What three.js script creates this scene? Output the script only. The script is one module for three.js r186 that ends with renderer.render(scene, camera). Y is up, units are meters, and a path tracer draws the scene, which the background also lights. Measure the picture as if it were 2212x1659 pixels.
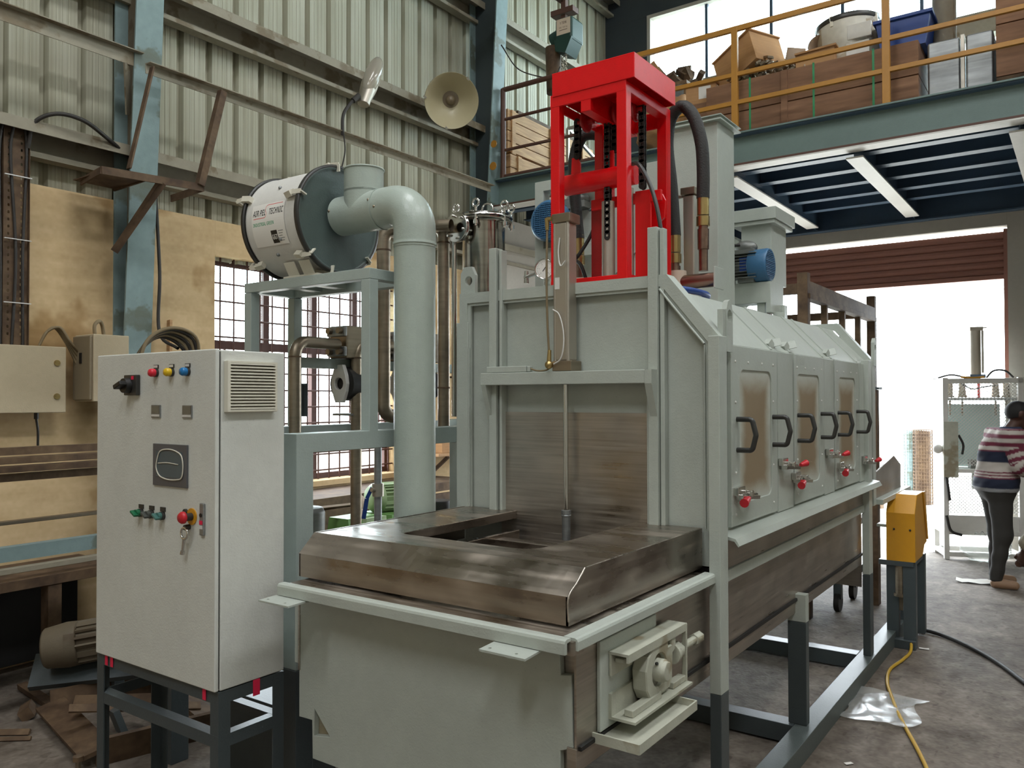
import * as THREE from 'three';
import { mergeGeometries } from 'three/addons/utils/BufferGeometryUtils.js';
import { RoundedBoxGeometry } from 'three/addons/geometries/RoundedBoxGeometry.js';
import { MarchingCubes } from 'three/addons/objects/MarchingCubes.js';
import { RectAreaLightUniformsLib } from 'three/addons/lights/RectAreaLightUniformsLib.js';

// ---------- camera, sky, light, exposure ----------
const scene = new THREE.Scene();
const camera = new THREE.PerspectiveCamera(50.417, 2212 / 1659, 0.05, 200);
camera.position.set(0, 1.7, 0);
camera.rotation.order = 'YXZ';
camera.rotation.set(THREE.MathUtils.degToRad(0.96), THREE.MathUtils.degToRad(35.316), THREE.MathUtils.degToRad(-0.13));
scene.add(camera);
const renderer = new THREE.WebGLRenderer({ antialias: true });
renderer.toneMapping = THREE.LinearToneMapping;
renderer.toneMappingExposure = 1.15;
renderer.shadowMap.enabled = true;
scene.background = new THREE.Color(0.86, 0.94, 1.0);       // even white overcast
scene.backgroundIntensity = 14.0;
RectAreaLightUniformsLib.init();
// rooflights out of view, placed to light the hall from above: [x, z, width along x, length along z]
const UNSEEN_ROOFLIGHTS = [[-1.6, 3.6, 1.1, 3.2], [-1.6, -1.6, 1.1, 3.2], [2.6, 3.6, 1.1, 3.2], [2.6, -1.6, 1.1, 3.2], [2.6, -6.4, 1.1, 3.2]];
const ROOF_Y = 8.6, UNSEEN_ROOFLIGHT = { color: new THREE.Color(0.95, 0.98, 1.0), power: 13.5 };

// ---------- helpers ----------
const V = (x, y, z) => new THREE.Vector3(x, y, z);
let seedState = 1234567;
const rnd = (a = 0, b = 1) => { seedState = (seedState * 1664525 + 1013904223) >>> 0; return a + (b - a) * (seedState / 4294967296); };
const used = new Map();
const numbered = (n) => { const k = used.get(n) || 0; used.set(n, k + 1); return k ? n + '_' + String(k).padStart(3, '0') : n; };
const soup = (g) => { if (g.userData.keep) return g; const h = g.index ? g.toNonIndexed() : g; for (const k of Object.keys(h.attributes)) if (!['position', 'normal', 'color'].includes(k)) h.deleteAttribute(k); h.morphAttributes = {}; return h; };
function boxUV(g) {                                         // uv in metres, by the way each face points
  const p = g.attributes.position, n = p.count, uv = new Float32Array(n * 2), a = V(), b = V(), c = V();
  for (let i = 0; i < n; i += 3) {
    a.fromBufferAttribute(p, i); b.fromBufferAttribute(p, i + 1); c.fromBufferAttribute(p, i + 2);
    const e = b.clone().sub(a).cross(c.clone().sub(a)), x = Math.abs(e.x), y = Math.abs(e.y), z = Math.abs(e.z);
    [a, b, c].forEach((q, k) => { const [u, v] = x > y && x > z ? [q.z, q.y] : y > z ? [q.x, q.z] : [q.x, q.y]; uv[(i + k) * 2] = u; uv[(i + k) * 2 + 1] = v; });
  }
  g.setAttribute('uv', new THREE.BufferAttribute(uv, 2));
  return g;
}
function join(list) { const l = list.flat(9).map(soup); return l.length === 1 ? l[0] : mergeGeometries(l); }
function remap(g0, f, flip) {
  const g = soup(g0), p = g.attributes.position, q = V();
  for (let i = 0; i < p.count; i++) { q.fromBufferAttribute(p, i); const r = f(q.x, q.y, q.z); p.setXYZ(i, r[0], r[1], r[2]); }
  if (flip) { const A = p.array; for (let i = 0; i < A.length; i += 9) for (let k = 0; k < 3; k++) { const t = A[i + 3 + k]; A[i + 3 + k] = A[i + 6 + k]; A[i + 6 + k] = t; } }
  g.deleteAttribute('normal'); g.computeVertexNormals();
  return g;
}
let boxes = 0;
function box(x0, x1, y0, y1, z0, z1, r = 0.003) {          // every box differs by tenths of a millimetre, so that no two faces coincide
  const e = ((boxes++ * 5) % 11) * 0.00009; if (Math.min(x1 - x0, y1 - y0, z1 - z0) > 0.003) { x0 += e; x1 -= e; y0 += e; y1 -= e; z0 += e; z1 -= e; }
  const w = x1 - x0, h = y1 - y0, d = z1 - z0, m = Math.min(w, h, d);
  const g = r > 0 && m > r * 2.5 ? new RoundedBoxGeometry(w, h, d, 1, r) : new THREE.BoxGeometry(w, h, d);
  return soup(g.translate((x0 + x1) / 2, (y0 + y1) / 2, (z0 + z1) / 2));
}
const cbox = (x, y, z, w, h, d, r) => box(x - w / 2, x + w / 2, y - h / 2, y + h / 2, z - d / 2, z + d / 2, r);
function between(g, a, b) {                                 // geometry along +y of unit offset moved onto a->b
  const d = b.clone().sub(a), q = new THREE.Quaternion().setFromUnitVectors(V(0, 1, 0), d.clone().normalize());
  return g.applyQuaternion(q).translate((a.x + b.x) / 2, (a.y + b.y) / 2, (a.z + b.z) / 2);
}
function cyl(a, b, r, r2 = r, n = 20, open = false) { return soup(between(new THREE.CylinderGeometry(r2, r, a.distanceTo(b), n, 1, open), a, b)); }
function bar(a, b, w, h = w, roll = 0) { return soup(between(new THREE.BoxGeometry(w, a.distanceTo(b), h).rotateY(roll), a, b)); }
function pts(list) { return list.map((p) => (Array.isArray(p) ? V(...p) : p)); }
function tube(list, r, n = 10, seg, closed = false) { const c = new THREE.CatmullRomCurve3(pts(list), closed, 'centripetal'); return soup(new THREE.TubeGeometry(c, seg || list.length * 8, r, n, closed)); }
function bends(list, R) {                                   // polyline with round corners
  const p = pts(list), o = [p[0]];
  for (let i = 1; i < p.length - 1; i++) {
    const u = p[i - 1].clone().sub(p[i]).normalize(), w = p[i + 1].clone().sub(p[i]).normalize();
    const half = u.angleTo(w) / 2, t = R / Math.tan(half), c = p[i].clone().add(u.clone().add(w).normalize().multiplyScalar(R / Math.sin(half)));
    const a = p[i].clone().addScaledVector(u, t).sub(c), b = p[i].clone().addScaledVector(w, t).sub(c), ang = a.angleTo(b), ax = a.clone().cross(b).normalize();
    for (let k = 0; k <= 10; k++) o.push(a.clone().applyAxisAngle(ax, (ang * k) / 10).add(c));
  }
  o.push(p[p.length - 1]);
  return o;
}
function pipe(list, r, R = r * 2, n = 20) {                 // sweep with exact rings (no twist)
  const P = list.length > 2 ? bends(list, R) : pts(list), pos = [], idx = [];
  let N = null;
  P.forEach((p, i) => {
    const T = P[Math.min(i + 1, P.length - 1)].clone().sub(P[Math.max(i - 1, 0)]).normalize();
    if (!N) N = Math.abs(T.y) < 0.9 ? V(0, 1, 0) : V(1, 0, 0);
    N = N.clone().addScaledVector(T, -N.dot(T)).normalize();
    const B = T.clone().cross(N);
    for (let k = 0; k < n; k++) { const a = (k / n) * Math.PI * 2, q = p.clone().addScaledVector(N, Math.cos(a) * r).addScaledVector(B, Math.sin(a) * r); pos.push(q.x, q.y, q.z); }
  });
  for (let i = 0; i < P.length - 1; i++) for (let k = 0; k < n; k++) { const a = i * n + k, b = i * n + ((k + 1) % n), c = a + n, d = b + n; idx.push(a, b, c, b, d, c); }
  const g = new THREE.BufferGeometry(); g.setAttribute('position', new THREE.Float32BufferAttribute(pos, 3)); g.setIndex(idx); g.computeVertexNormals();
  return soup(g);
}
const sph = (p, r, sx = 1, sy = 1, sz = 1, n = 14) => soup(new THREE.SphereGeometry(r, n, Math.ceil(n * 0.7)).scale(sx, sy, sz).translate(p.x, p.y, p.z));
const tor = (p, R, r, axis = 'z', n = 24, m = 8) => { const g = new THREE.TorusGeometry(R, r, m, n); if (axis === 'x') g.rotateY(Math.PI / 2); if (axis === 'y') g.rotateX(Math.PI / 2); return soup(g.translate(p.x, p.y, p.z)); };
function lathe(profile, a, dir, n = 32) {                   // profile [[radius, height]...] along dir from a
  const g = new THREE.LatheGeometry(profile.map((q) => new THREE.Vector2(...q)), n);
  return soup(g.applyQuaternion(new THREE.Quaternion().setFromUnitVectors(V(0, 1, 0), dir.clone().normalize())).translate(a.x, a.y, a.z));
}
function shapeOf(poly, holes = []) {
  const s = poly instanceof THREE.Path ? poly : new THREE.Shape(poly.map((q) => new THREE.Vector2(...q)));
  for (const h of holes) s.holes.push(h instanceof THREE.Path ? h : new THREE.Path(h.map((q) => new THREE.Vector2(...q))));
  return s;
}
function ext(plane, poly, d0, d1, holes, bevel = 0) {       // polygon in 'xy', 'zy' or 'xz' pushed from d0 to d1
  const g = soup(new THREE.ExtrudeGeometry(shapeOf(poly, holes), { depth: d1 - d0 - 2 * bevel, bevelEnabled: bevel > 0, bevelThickness: bevel, bevelSize: bevel, bevelOffset: -bevel, bevelSegments: 1, curveSegments: 8 }));
  if (bevel) g.translate(0, 0, bevel);
  if (plane === 'xy') return g.translate(0, 0, d0);
  if (plane === 'zy') return remap(g, (x, y, z) => [z + d0, y, x], true);
  return remap(g, (x, y, z) => [x, z + d0, y], true);
}
function rrect(x0, x1, y0, y1, r, path = false) {
  const s = path ? new THREE.Path() : new THREE.Shape();
  s.moveTo(x0 + r, y0); s.lineTo(x1 - r, y0); s.absarc(x1 - r, y0 + r, r, -Math.PI / 2, 0, false); s.lineTo(x1, y1 - r); s.absarc(x1 - r, y1 - r, r, 0, Math.PI / 2, false);
  s.lineTo(x0 + r, y1); s.absarc(x0 + r, y1 - r, r, Math.PI / 2, Math.PI, false); s.lineTo(x0, y0 + r); s.absarc(x0 + r, y0 + r, r, Math.PI, Math.PI * 1.5, false);
  return s;
}
const circle = (x, y, r, path = true) => { const s = path ? new THREE.Path() : new THREE.Shape(); s.absarc(x, y, r, 0, Math.PI * 2, false); return s; };
function twist(g, c, rx = 0, ry = 0, rz = 0) { return g.translate(-c.x, -c.y, -c.z).applyMatrix4(new THREE.Matrix4().makeRotationFromEuler(new THREE.Euler(rx, ry, rz))).translate(c.x, c.y, c.z); }

// ---------- things, parts, sub-parts ----------
function thing(name, label, category, base, group) {        // a Group at the thing's base; parts are given in world metres
  const o = new THREE.Group(); o.name = numbered(name); o.position.set(...base); scene.add(o);
  o.userData = { label, category }; if (group) o.userData.group = group;
  return o;
}
function struct(name, label) { const o = new THREE.Group(); o.name = name; scene.add(o); o.userData = { kind: 'structure', label }; return o; }
function origin(o) { const p = V(); for (let q = o; q && q !== scene; q = q.parent) p.add(q.position); return p; }
function part(parent, name, geoms, mat, extra) {
  const g = join(Array.isArray(geoms) ? geoms : [geoms]), b = origin(parent);
  if (!g.attributes.uv) boxUV(g);
  g.translate(-b.x, -b.y, -b.z);
  const m = new THREE.Mesh(g, mat); m.name = name; m.castShadow = m.receiveShadow = true;
  if (extra) Object.assign(m.userData, extra);
  parent.add(m); return m;
}
function copy(src, move, label, turn = 0) {
  const c = src.clone(); c.name = numbered(src.name.replace(/_\d{3}$/, '')); c.position.add(V(...move)); c.rotation.y += turn; c.userData = { ...src.userData, label }; scene.add(c); return c;
}

// ---------- textures: grain, dirt, brush marks and print only ----------
const hash = (x, y, s) => { let h = (x * 374761393 + y * 668265263 + s * 1274126177) | 0; h = Math.imul(h ^ (h >>> 13), 1274126177); return ((h ^ (h >>> 16)) >>> 0) / 4294967296; };
function vn(x, y, px, py, s) {
  const x0 = Math.floor(x), y0 = Math.floor(y), fx = x - x0, fy = y - y0, u = fx * fx * (3 - 2 * fx), v = fy * fy * (3 - 2 * fy), m = (a, n) => ((a % n) + n) % n;
  const h = (i, j) => hash(m(x0 + i, px), m(y0 + j, py), s);
  return (h(0, 0) * (1 - u) + h(1, 0) * u) * (1 - v) + (h(0, 1) * (1 - u) + h(1, 1) * u) * v;
}
const fbm = (u, v, fx, fy, s, oct = 4) => { let a = 0, w = 0.5, t = 0; for (let o = 0; o < oct; o++) { a += w * vn(u * fx, v * fy, fx, fy, s + o * 17); t += w; w *= 0.5; fx *= 2; fy *= 2; } return a / t; };
function texture(n, metres, fn, srgb = true, m2 = metres) {
  const d = new Uint8Array(n * n * 4);
  for (let j = 0; j < n; j++) for (let i = 0; i < n; i++) { const c = fn(i / n, j / n), o = (j * n + i) * 4; d[o] = c[0]; d[o + 1] = c[1]; d[o + 2] = c[2]; d[o + 3] = 255; }
  const t = new THREE.DataTexture(d, n, n); t.wrapS = t.wrapT = THREE.RepeatWrapping; t.magFilter = THREE.LinearFilter; t.minFilter = THREE.LinearMipmapLinearFilter; t.generateMipmaps = true;
  t.repeat.set(1 / metres, 1 / m2); if (srgb) t.colorSpace = THREE.SRGBColorSpace; t.needsUpdate = true; return t;
}
const grey = (v) => [v, v, v], clamp = (v, a = 0, b = 255) => Math.max(a, Math.min(b, v)), sstep = (a, b, x) => { const t = clamp((x - a) / (b - a), 0, 1); return t * t * (3 - 2 * t); };
const mixc = (a, b, t) => a.map((q, i) => q + (b[i] - q) * t);
const T = {};
T.paint = texture(512, 1.1, (u, v) => { const a = fbm(u, v, 4, 4, 1, 5), b = fbm(u, v, 40, 40, 2, 2), s = hash(Math.floor(u * 512), Math.floor(v * 512), 9); return grey(clamp(236 + (a - 0.5) * 14 + (b - 0.5) * 7 - (s > 0.998 ? 30 : 0))); });
T.peel = texture(256, 0.12, (u, v) => grey(255 * fbm(u, v, 24, 24, 5, 3)), false);
T.brushH = texture(512, 0.7, (u, v) => { const a = fbm(u, v, 3, 120, 11, 4), b = fbm(u, v, 4, 5, 12, 4); return grey(clamp(222 + (a - 0.5) * 44 + (b - 0.5) * 40)); });
T.brushR = texture(512, 0.7, (u, v) => { const a = fbm(u, v, 3, 120, 11, 4), b = fbm(u, v, 4, 5, 13, 4); return grey(clamp(120 + (a - 0.5) * 90 + (b - 0.5) * 110)); }, false);
T.smudge = texture(512, 0.8, (u, v) => { const a = fbm(u, v, 5, 9, 21, 4), b = fbm(u, v, 3, 60, 22, 3); return grey(clamp(214 + (a - 0.5) * 60 + (b - 0.5) * 34)); });
T.smudgeR = texture(512, 0.8, (u, v) => { const a = fbm(u, v, 5, 9, 21, 4), b = fbm(u, v, 3, 60, 22, 3); return grey(clamp(105 + (a - 0.5) * 170 + (b - 0.5) * 60)); }, false);
T.concrete = texture(1024, 3.1, (u, v) => {
  const a = fbm(u, v, 5, 5, 31, 6), b = fbm(u, v, 40, 26, 32, 4), c = fbm(u, v, 160, 160, 33, 2), st = sstep(0.62, 0.72, fbm(u, v, 9, 7, 34, 4)), chip = fbm(u, v, 90, 44, 35, 2) > 0.78 ? 1 : 0;
  return mixc([122, 112, 101], [88, 79, 70], clamp(a * 1.5 - 0.35, 0, 1)).map((q) => clamp(q + (b - 0.5) * 46 + (c - 0.5) * 26 - st * 14 - chip * 14));
});
T.concreteB = texture(512, 1.3, (u, v) => grey(255 * (0.6 * fbm(u, v, 20, 20, 36, 4) + 0.4 * fbm(u, v, 90, 90, 37, 2))), false);
T.plaster = texture(1024, 2.6, (u, v) => {
  const a = fbm(u, v, 3, 6, 41, 5), b = fbm(u, v, 8, 50, 42, 3), c = fbm(u, v, 100, 100, 43, 2), d = sstep(0.6, 0.74, fbm(u, v, 6, 5, 44, 5));
  return mixc([205, 178, 136], [176, 150, 112], clamp(a * 1.7 - 0.4, 0, 1)).map((q, i) => clamp(q + (b - 0.5) * 24 + (c - 0.5) * 12 - d * [34, 38, 40][i]));
});
T.sheet = texture(512, 1.0, (u, v) => { const a = fbm(u, v, 26, 2, 51, 4), b = fbm(u, v, 4, 4, 52, 4), m = 0.5 + 0.5 * Math.sin(u * Math.PI * 2 * 40); return mixc([178, 176, 158], [142, 138, 116], clamp(a * 0.9 + b * 0.7 - 0.45, 0, 1)).map((q) => clamp(q - m * 9)); }, true, 3.2);
T.wood = texture(512, 0.5, (u, v) => { const a = fbm(u, v, 3, 60, 61, 4), b = fbm(u, v, 2, 12, 62, 3); return mixc([196, 158, 112], [138, 100, 66], clamp(a * 0.8 + b * 0.8 - 0.4, 0, 1)); }, true, 0.5);
T.ply = texture(512, 1.0, (u, v) => { const a = fbm(u, v, 4, 30, 71, 5), b = fbm(u, v, 3, 3, 72, 4); return mixc([150, 112, 84], [104, 74, 54], clamp(a + b * 0.7 - 0.45, 0, 1)); });
T.card = texture(256, 0.6, (u, v) => { const a = fbm(u, v, 4, 4, 81, 4), b = fbm(u, v, 4, 90, 82, 2); return mixc([184, 142, 98], [152, 114, 76], clamp(a + (b - 0.5) * 0.4 - 0.1, 0, 1)); });
T.rust = texture(512, 0.8, (u, v) => { const a = fbm(u, v, 8, 8, 91, 5), b = fbm(u, v, 30, 30, 92, 3); return mixc([136, 116, 94], [88, 70, 55], clamp(a * 1.6 + (b - 0.5) * 0.6 - 0.35, 0, 1)); });
T.grime = texture(512, 0.9, (u, v) => { const a = fbm(u, v, 6, 6, 95, 5), b = fbm(u, v, 24, 24, 96, 3), s = sstep(0.58, 0.7, a) * (0.6 + 0.8 * (b - 0.2)); return mixc([235, 235, 233], [186, 172, 152], clamp(s, 0, 1)).map((q) => q + (b - 0.5) * 20); });
T.mottle = texture(256, 0.5, (u, v) => grey(clamp(150 + (fbm(u, v, 8, 8, 97, 4) - 0.5) * 130)), false);
T.weave = texture(128, 0.05, (u, v) => grey(clamp(205 + 34 * Math.sin(u * 50.27) * Math.sin(v * 50.27) + (hash(Math.floor(u * 128), Math.floor(v * 128), 7) - 0.5) * 40)));

const M = {};
const std = (o) => new THREE.MeshStandardMaterial(o), phy = (o) => new THREE.MeshPhysicalMaterial(o);
const painted = (c, rough = 0.42, o = {}) => std({ color: c, map: T.paint, roughness: rough, bumpMap: T.peel, bumpScale: 0.0004, ...o });
M.grey = painted('#bcc2b9', 0.36); M.greyDusty = painted('#bdbdae', 0.6, { map: T.grime }); M.cabinet = painted('#dfe0d9', 0.5); M.skid = painted('#aebab5', 0.4);
M.dark = painted('#4a5254', 0.4); M.darkPad = painted('#59615f', 0.45); M.red = painted('#f20d16', 0.3); M.redDark = painted('#b01018', 0.35); M.yellow = painted('#d99a1e', 0.42);
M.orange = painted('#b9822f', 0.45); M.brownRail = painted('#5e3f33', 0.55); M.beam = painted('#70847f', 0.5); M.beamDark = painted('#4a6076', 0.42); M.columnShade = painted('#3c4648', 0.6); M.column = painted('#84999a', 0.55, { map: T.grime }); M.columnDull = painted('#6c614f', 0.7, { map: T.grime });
M.girt = painted('#9a9280', 0.65, { map: T.grime }); M.white = painted('#e4e2dc', 0.45); M.drumLid = painted('#55635f', 0.42); M.duct = painted('#b4bfb5', 0.32);
M.rustFrame = std({ color: '#c4b8a8', map: T.rust, roughness: 0.8 }); M.angle = std({ color: '#e0d6c6', map: T.rust, roughness: 0.75 }); M.sash = painted('#4e2a1f', 0.6);
M.steel = std({ color: '#cfc6bb', metalness: 1, map: T.brushH, roughness: 0.9, roughnessMap: T.brushR }); M.tray = std({ color: '#cbbfb2', metalness: 1, map: T.smudge, roughness: 0.9, roughnessMap: T.smudgeR });
M.chrome = std({ color: '#d2d0cc', metalness: 1, roughness: 0.16, roughnessMap: null }); M.alu = std({ color: '#b9b2a6', metalness: 0.9, roughness: 0.48 }); M.galv = std({ color: '#b9bcbc', metalness: 0.85, map: T.smudge, roughness: 0.5 });
M.pipe = std({ color: '#b3a48f', metalness: 0.9, map: T.smudge, roughness: 0.42 }); M.copper = std({ color: '#a58878', metalness: 0.95, map: T.smudge, roughness: 0.3 }); M.brass = std({ color: '#b49c6a', metalness: 1, roughness: 0.35 });
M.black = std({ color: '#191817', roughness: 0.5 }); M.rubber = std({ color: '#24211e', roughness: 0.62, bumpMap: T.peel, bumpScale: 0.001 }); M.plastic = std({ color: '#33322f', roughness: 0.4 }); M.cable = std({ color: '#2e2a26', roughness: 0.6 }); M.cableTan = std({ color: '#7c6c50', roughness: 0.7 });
M.blue = painted('#3f6f96', 0.4); M.blueDeep = std({ color: '#1c3f86', roughness: 0.45 }); M.green = painted('#6f9a55', 0.5); M.greenPale = painted('#a3b98a', 0.55); M.hoist = painted('#173d33', 0.5); M.motorGrey = std({ color: '#9a9c98', metalness: 0.6, map: T.smudge, roughness: 0.5 });
M.wood = std({ color: '#ffffff', map: T.wood, roughness: 0.75 }); M.ply = std({ color: '#ffffff', map: T.ply, roughness: 0.8 }); M.card = std({ color: '#ffffff', map: T.card, roughness: 0.85 });
M.vent = std({ color: '#d4cfbf', roughness: 0.55 }); M.boxTan = painted('#c2b294', 0.6); M.boxDark = painted('#8d7f66', 0.6); M.concrete = std({ map: T.concrete, roughness: 0.82, bumpMap: T.concreteB, bumpScale: 0.006 }); M.plaster = std({ map: T.plaster, roughness: 0.9 }); M.plasterHall = std({ color: '#c9c4b6', map: T.paint, roughness: 0.9 }); M.plasterGrey = std({ color: '#bdb7ac', map: T.paint, roughness: 0.9 });
M.sheet = std({ map: T.sheet, roughness: 0.62 }); M.sheetDark = painted('#3c444a', 0.7); M.shutter = painted('#a06d5e', 0.55); M.yard = std({ color: '#cfcac0', map: T.paint, roughness: 0.95 });
M.glass = phy({ color: '#f2fafa', transmission: 1, thickness: 0, roughness: 0.05, ior: 1.45 }); M.film = phy({ color: '#eef0ee', transmission: 0.75, thickness: 0, roughness: 0.25, side: THREE.DoubleSide });
M.rubberRed = std({ color: '#c0202c', roughness: 0.4 }); M.tape = std({ color: '#e01f4a', roughness: 0.6 }); M.porcelain = std({ color: '#c9b6a4', roughness: 0.6 });
M.skin = std({ color: '#4b3126', roughness: 0.55 }); M.hair = std({ color: '#191513', roughness: 0.75, map: T.weave }); M.trouser = std({ color: '#3a3733', roughness: 0.85, map: T.weave }); M.jacket = std({ color: '#b2a994', roughness: 0.85, map: T.weave }); M.shoe = std({ color: '#8a6d55', roughness: 0.6 }); M.shoeDark = std({ color: '#2a2523', roughness: 0.6 });

// ---------- the hall ----------
const XL = -5.6, XR = 7, ZB = -10.4, ZF = 9;
{ const s = struct('floor', 'dusty brown concrete workshop floor');
  part(s, 'slab', box(XL - 0.3, XR + 0.2, -0.2, 0, ZB - 0.2, ZF + 0.2, 0), M.concrete); }
{ const s = struct('yard', 'pale concrete yard outside the hall');
  part(s, 'paving', [box(-16, 14, -0.22, -0.02, -40, ZB - 0.2, 0), box(-24, XL - 0.3, -0.22, -0.02, ZB - 0.2, ZF, 0)], M.yard);
  part(s, 'boundary_wall', box(-12.2, -12, -0.02, 1.25, -14, 4, 0), M.plasterGrey); }
// left wall: plastered brick below, ribbed steel sheets above
{ const s = struct('wall_left', 'left wall of cream plaster below ribbed metal sheets');
  const W0 = -5.95, W1 = -3.87, S = 0.97, H = 2.83, top = 3.1, o = -5.85;
  part(s, 'plastered_brickwork', [box(o, XL, 0, top, ZB, W0, 0), box(o, XL, 0, top, W1, ZF, 0), box(o, XL, 0, S, W0, W1, 0), box(o, XL, H, top, W0, W1, 0)], M.plaster);
  part(s, 'grey_plaster_panel', box(XL - 0.02, XL + 0.02, 0, 3.8, ZB, -7.35, 0), M.plasterGrey);
  const pan = () => { const P = [], n = 4, p = 0.25; for (let k = 0; k < n; k++) { const z = k * p; P.push([z, 0], [z + 0.012, -0.052], [z + 0.05, -0.052], [z + 0.062, 0]); for (const q of [0.12, 0.16, 0.2]) P.push([z + q - 0.006, 0], [z + q, -0.004], [z + q + 0.006, 0]); } P.push([1, 0]); return P; };
  const prof = pan(), poly = prof.concat(prof.slice().reverse().map(([z, x]) => [z, x - 0.004]));
  const g = boxUV(remap(ext('xy', poly, 0, ROOF_Y + 0.1 - (top - 0.3)), (x, y, z) => [y, z, x], false));
  for (let z = ZB; z < ZF - 0.1; z += 1) { const m = new THREE.Mesh(g, M.sheet); m.name = 'cladding_sheet'; m.position.set(XL - 0.09, top - 0.3, z); m.castShadow = m.receiveShadow = true; s.add(m); }
  part(s, 'outer_skin', box(XL - 0.3, XL - 0.16, top, ROOF_Y + 0.1, ZB, ZF, 0), M.sheetDark); }
{ const s = struct('window_1', 'window in the cream wall with brown sashes and wire grille');
  const x = -5.74, z0 = -5.95, z1 = -3.87, y0 = 0.97, y1 = 2.83, w = 0.05;
  part(s, 'window_frame', [box(x - w, x, y0, y1, z1 - w, z1, 0), box(x - w, x, y0, y1, z0, z0 + w, 0), box(x - w, x, y1 - w, y1, z0, z1, 0), box(x - w, x, y0, y0 + w, z0, z1, 0), box(x - w, x, 2.1, 2.17, z0, z1, 0), box(x - w, x, 1.2, 1.25, z0, z1, 0)], M.sash);
  for (const z of [-4.47, -5.0, -5.5]) part(s, 'mullion', box(x - w, x, y0, y1, z - 0.03, z + 0.03, 0), M.sash);
  for (const [a, b] of [[z0 + w, -5.53], [-5.47, -5.03], [-4.97, -4.5], [-4.44, z1 - w]]) part(s, 'pane', box(x - 0.03, x - 0.026, 2.17, y1 - w, a, b, 0), M.glass);
  // casement standing open outwards
  part(s, 'open_casement', [bar(V(x - w, 1.25, -4.1), V(x - w, 2.08, -4.1), 0.04), bar(V(x - w - 0.35, 1.25, -4.25), V(x - w - 0.35, 2.08, -4.25), 0.04), bar(V(x - w, 2.08, -4.1), V(x - w - 0.35, 2.08, -4.25), 0.04), bar(V(x - w, 1.25, -4.1), V(x - w - 0.35, 1.25, -4.25), 0.04)], M.sash);
  const wires = [];
  for (let z = z0 + 0.05, k = 0; z < z1; z += 0.128, k++) wires.push(cyl(V(x + 0.05, y0, z), V(x + 0.05, y1, z), 0.0075, 0.0075, 6));
  for (let y = y0 + 0.08; y < y1; y += 0.143) wires.push(cyl(V(x + 0.058, y, z0), V(x + 0.058, y, z1), 0.0075, 0.0075, 6));
  part(s, 'wire_grille', wires, M.sash, { kind: 'stuff' });
  part(s, 'window_sill', box(-5.86, -5.56, y0 - 0.05, y0, z0 - 0.05, z1 + 0.05), M.plaster); }
// back wall with the roller door and the high window
{ const s = struct('wall_back', 'back wall, grey plaster below and dark steel above the mezzanine');
  const a = ZB - 0.2, D0 = -3.75, D1 = -0.72, DT = 3.58;
  part(s, 'plaster_wall', [box(XL - 0.3, D0, 0, 4.05, a, ZB, 0), box(D1, XR, 0, 4.05, a, ZB, 0), box(D0, D1, DT, 4.05, a, ZB, 0)], M.plasterGrey);
  part(s, 'steel_wall', [box(XL - 0.3, XR, 4.05, 4.55, a, ZB, 0), box(XL - 0.3, -5.02, 4.55, 7.06, a, ZB, 0), box(XL - 0.3, XR, 7.06, ROOF_Y + 0.1, a, ZB, 0)], M.sheetDark); }
{ const s = struct('window_2', 'long high window above the mezzanine with thin mullions');
  part(s, 'window_frame', [box(-5.02, -4.97, 4.55, 7.06, ZB - 0.14, ZB + 0.02, 0), box(-5.02, XR, 7.01, 7.06, ZB - 0.14, ZB + 0.02, 0), box(-5.02, XR, 4.55, 4.6, ZB - 0.14, ZB + 0.02, 0)], M.plasterGrey);
  part(s, 'cross_girt', [box(-5, XR, 5.72, 5.88, ZB - 0.12, ZB + 0.06), box(-5, XR, 5.96, 6.0, ZB - 0.12, ZB)], M.girt);
  for (let k = 0, x = -4.17; x < XR; x += 0.875, k++) part(s, 'mullion', box(x - 0.02, x + 0.02, 4.6, 7.01, ZB - 0.09, ZB - 0.04, 0), M.beamDark);
  for (let x = -4.97; x < XR - 0.4; x += 3.5) part(s, 'pane', box(x, Math.min(x + 3.5, XR), 4.6, 7.01, ZB - 0.07, ZB - 0.066, 0), M.glass); }
{ const s = struct('door_1', 'brown roller shutter rolled half up above the open doorway');
  const slat = [[0, 0], [0.014, 0.012], [0.02, 0.04], [0.014, 0.068], [0, 0.08], [-0.006, 0.08], [0.008, 0.066], [0.013, 0.04], [0.008, 0.014], [-0.006, 0]];
  for (let k = 0; k < 6; k++) part(s, 'shutter_slat', ext('zy', slat.map(([z, y]) => [z + ZB - 0.1, y + 3.05 + k * 0.08]), -3.74, -0.73), M.shutter);
  part(s, 'bottom_rail', box(-3.74, -0.73, 3.0, 3.05, ZB - 0.12, ZB - 0.06), M.shutter);
  part(s, 'guide_rail', [box(-0.76, -0.72, 0, 3.55, ZB - 0.14, ZB - 0.04, 0), box(-3.75, -3.71, 0, 3.55, ZB - 0.14, ZB - 0.04, 0)], M.shutter); }
{ const s = struct('wall_right', 'right wall of the hall'); part(s, 'plaster_wall', box(XR, XR + 0.2, 0, ROOF_Y + 0.1, ZB - 0.2, ZF + 0.2, 0), M.plasterHall); }
{ const s = struct('wall_front', 'front wall of the hall'); part(s, 'plaster_wall', box(XL - 0.3, XR + 0.2, 0, ROOF_Y + 0.1, ZF, ZF + 0.2, 0), M.plasterHall); }
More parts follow.
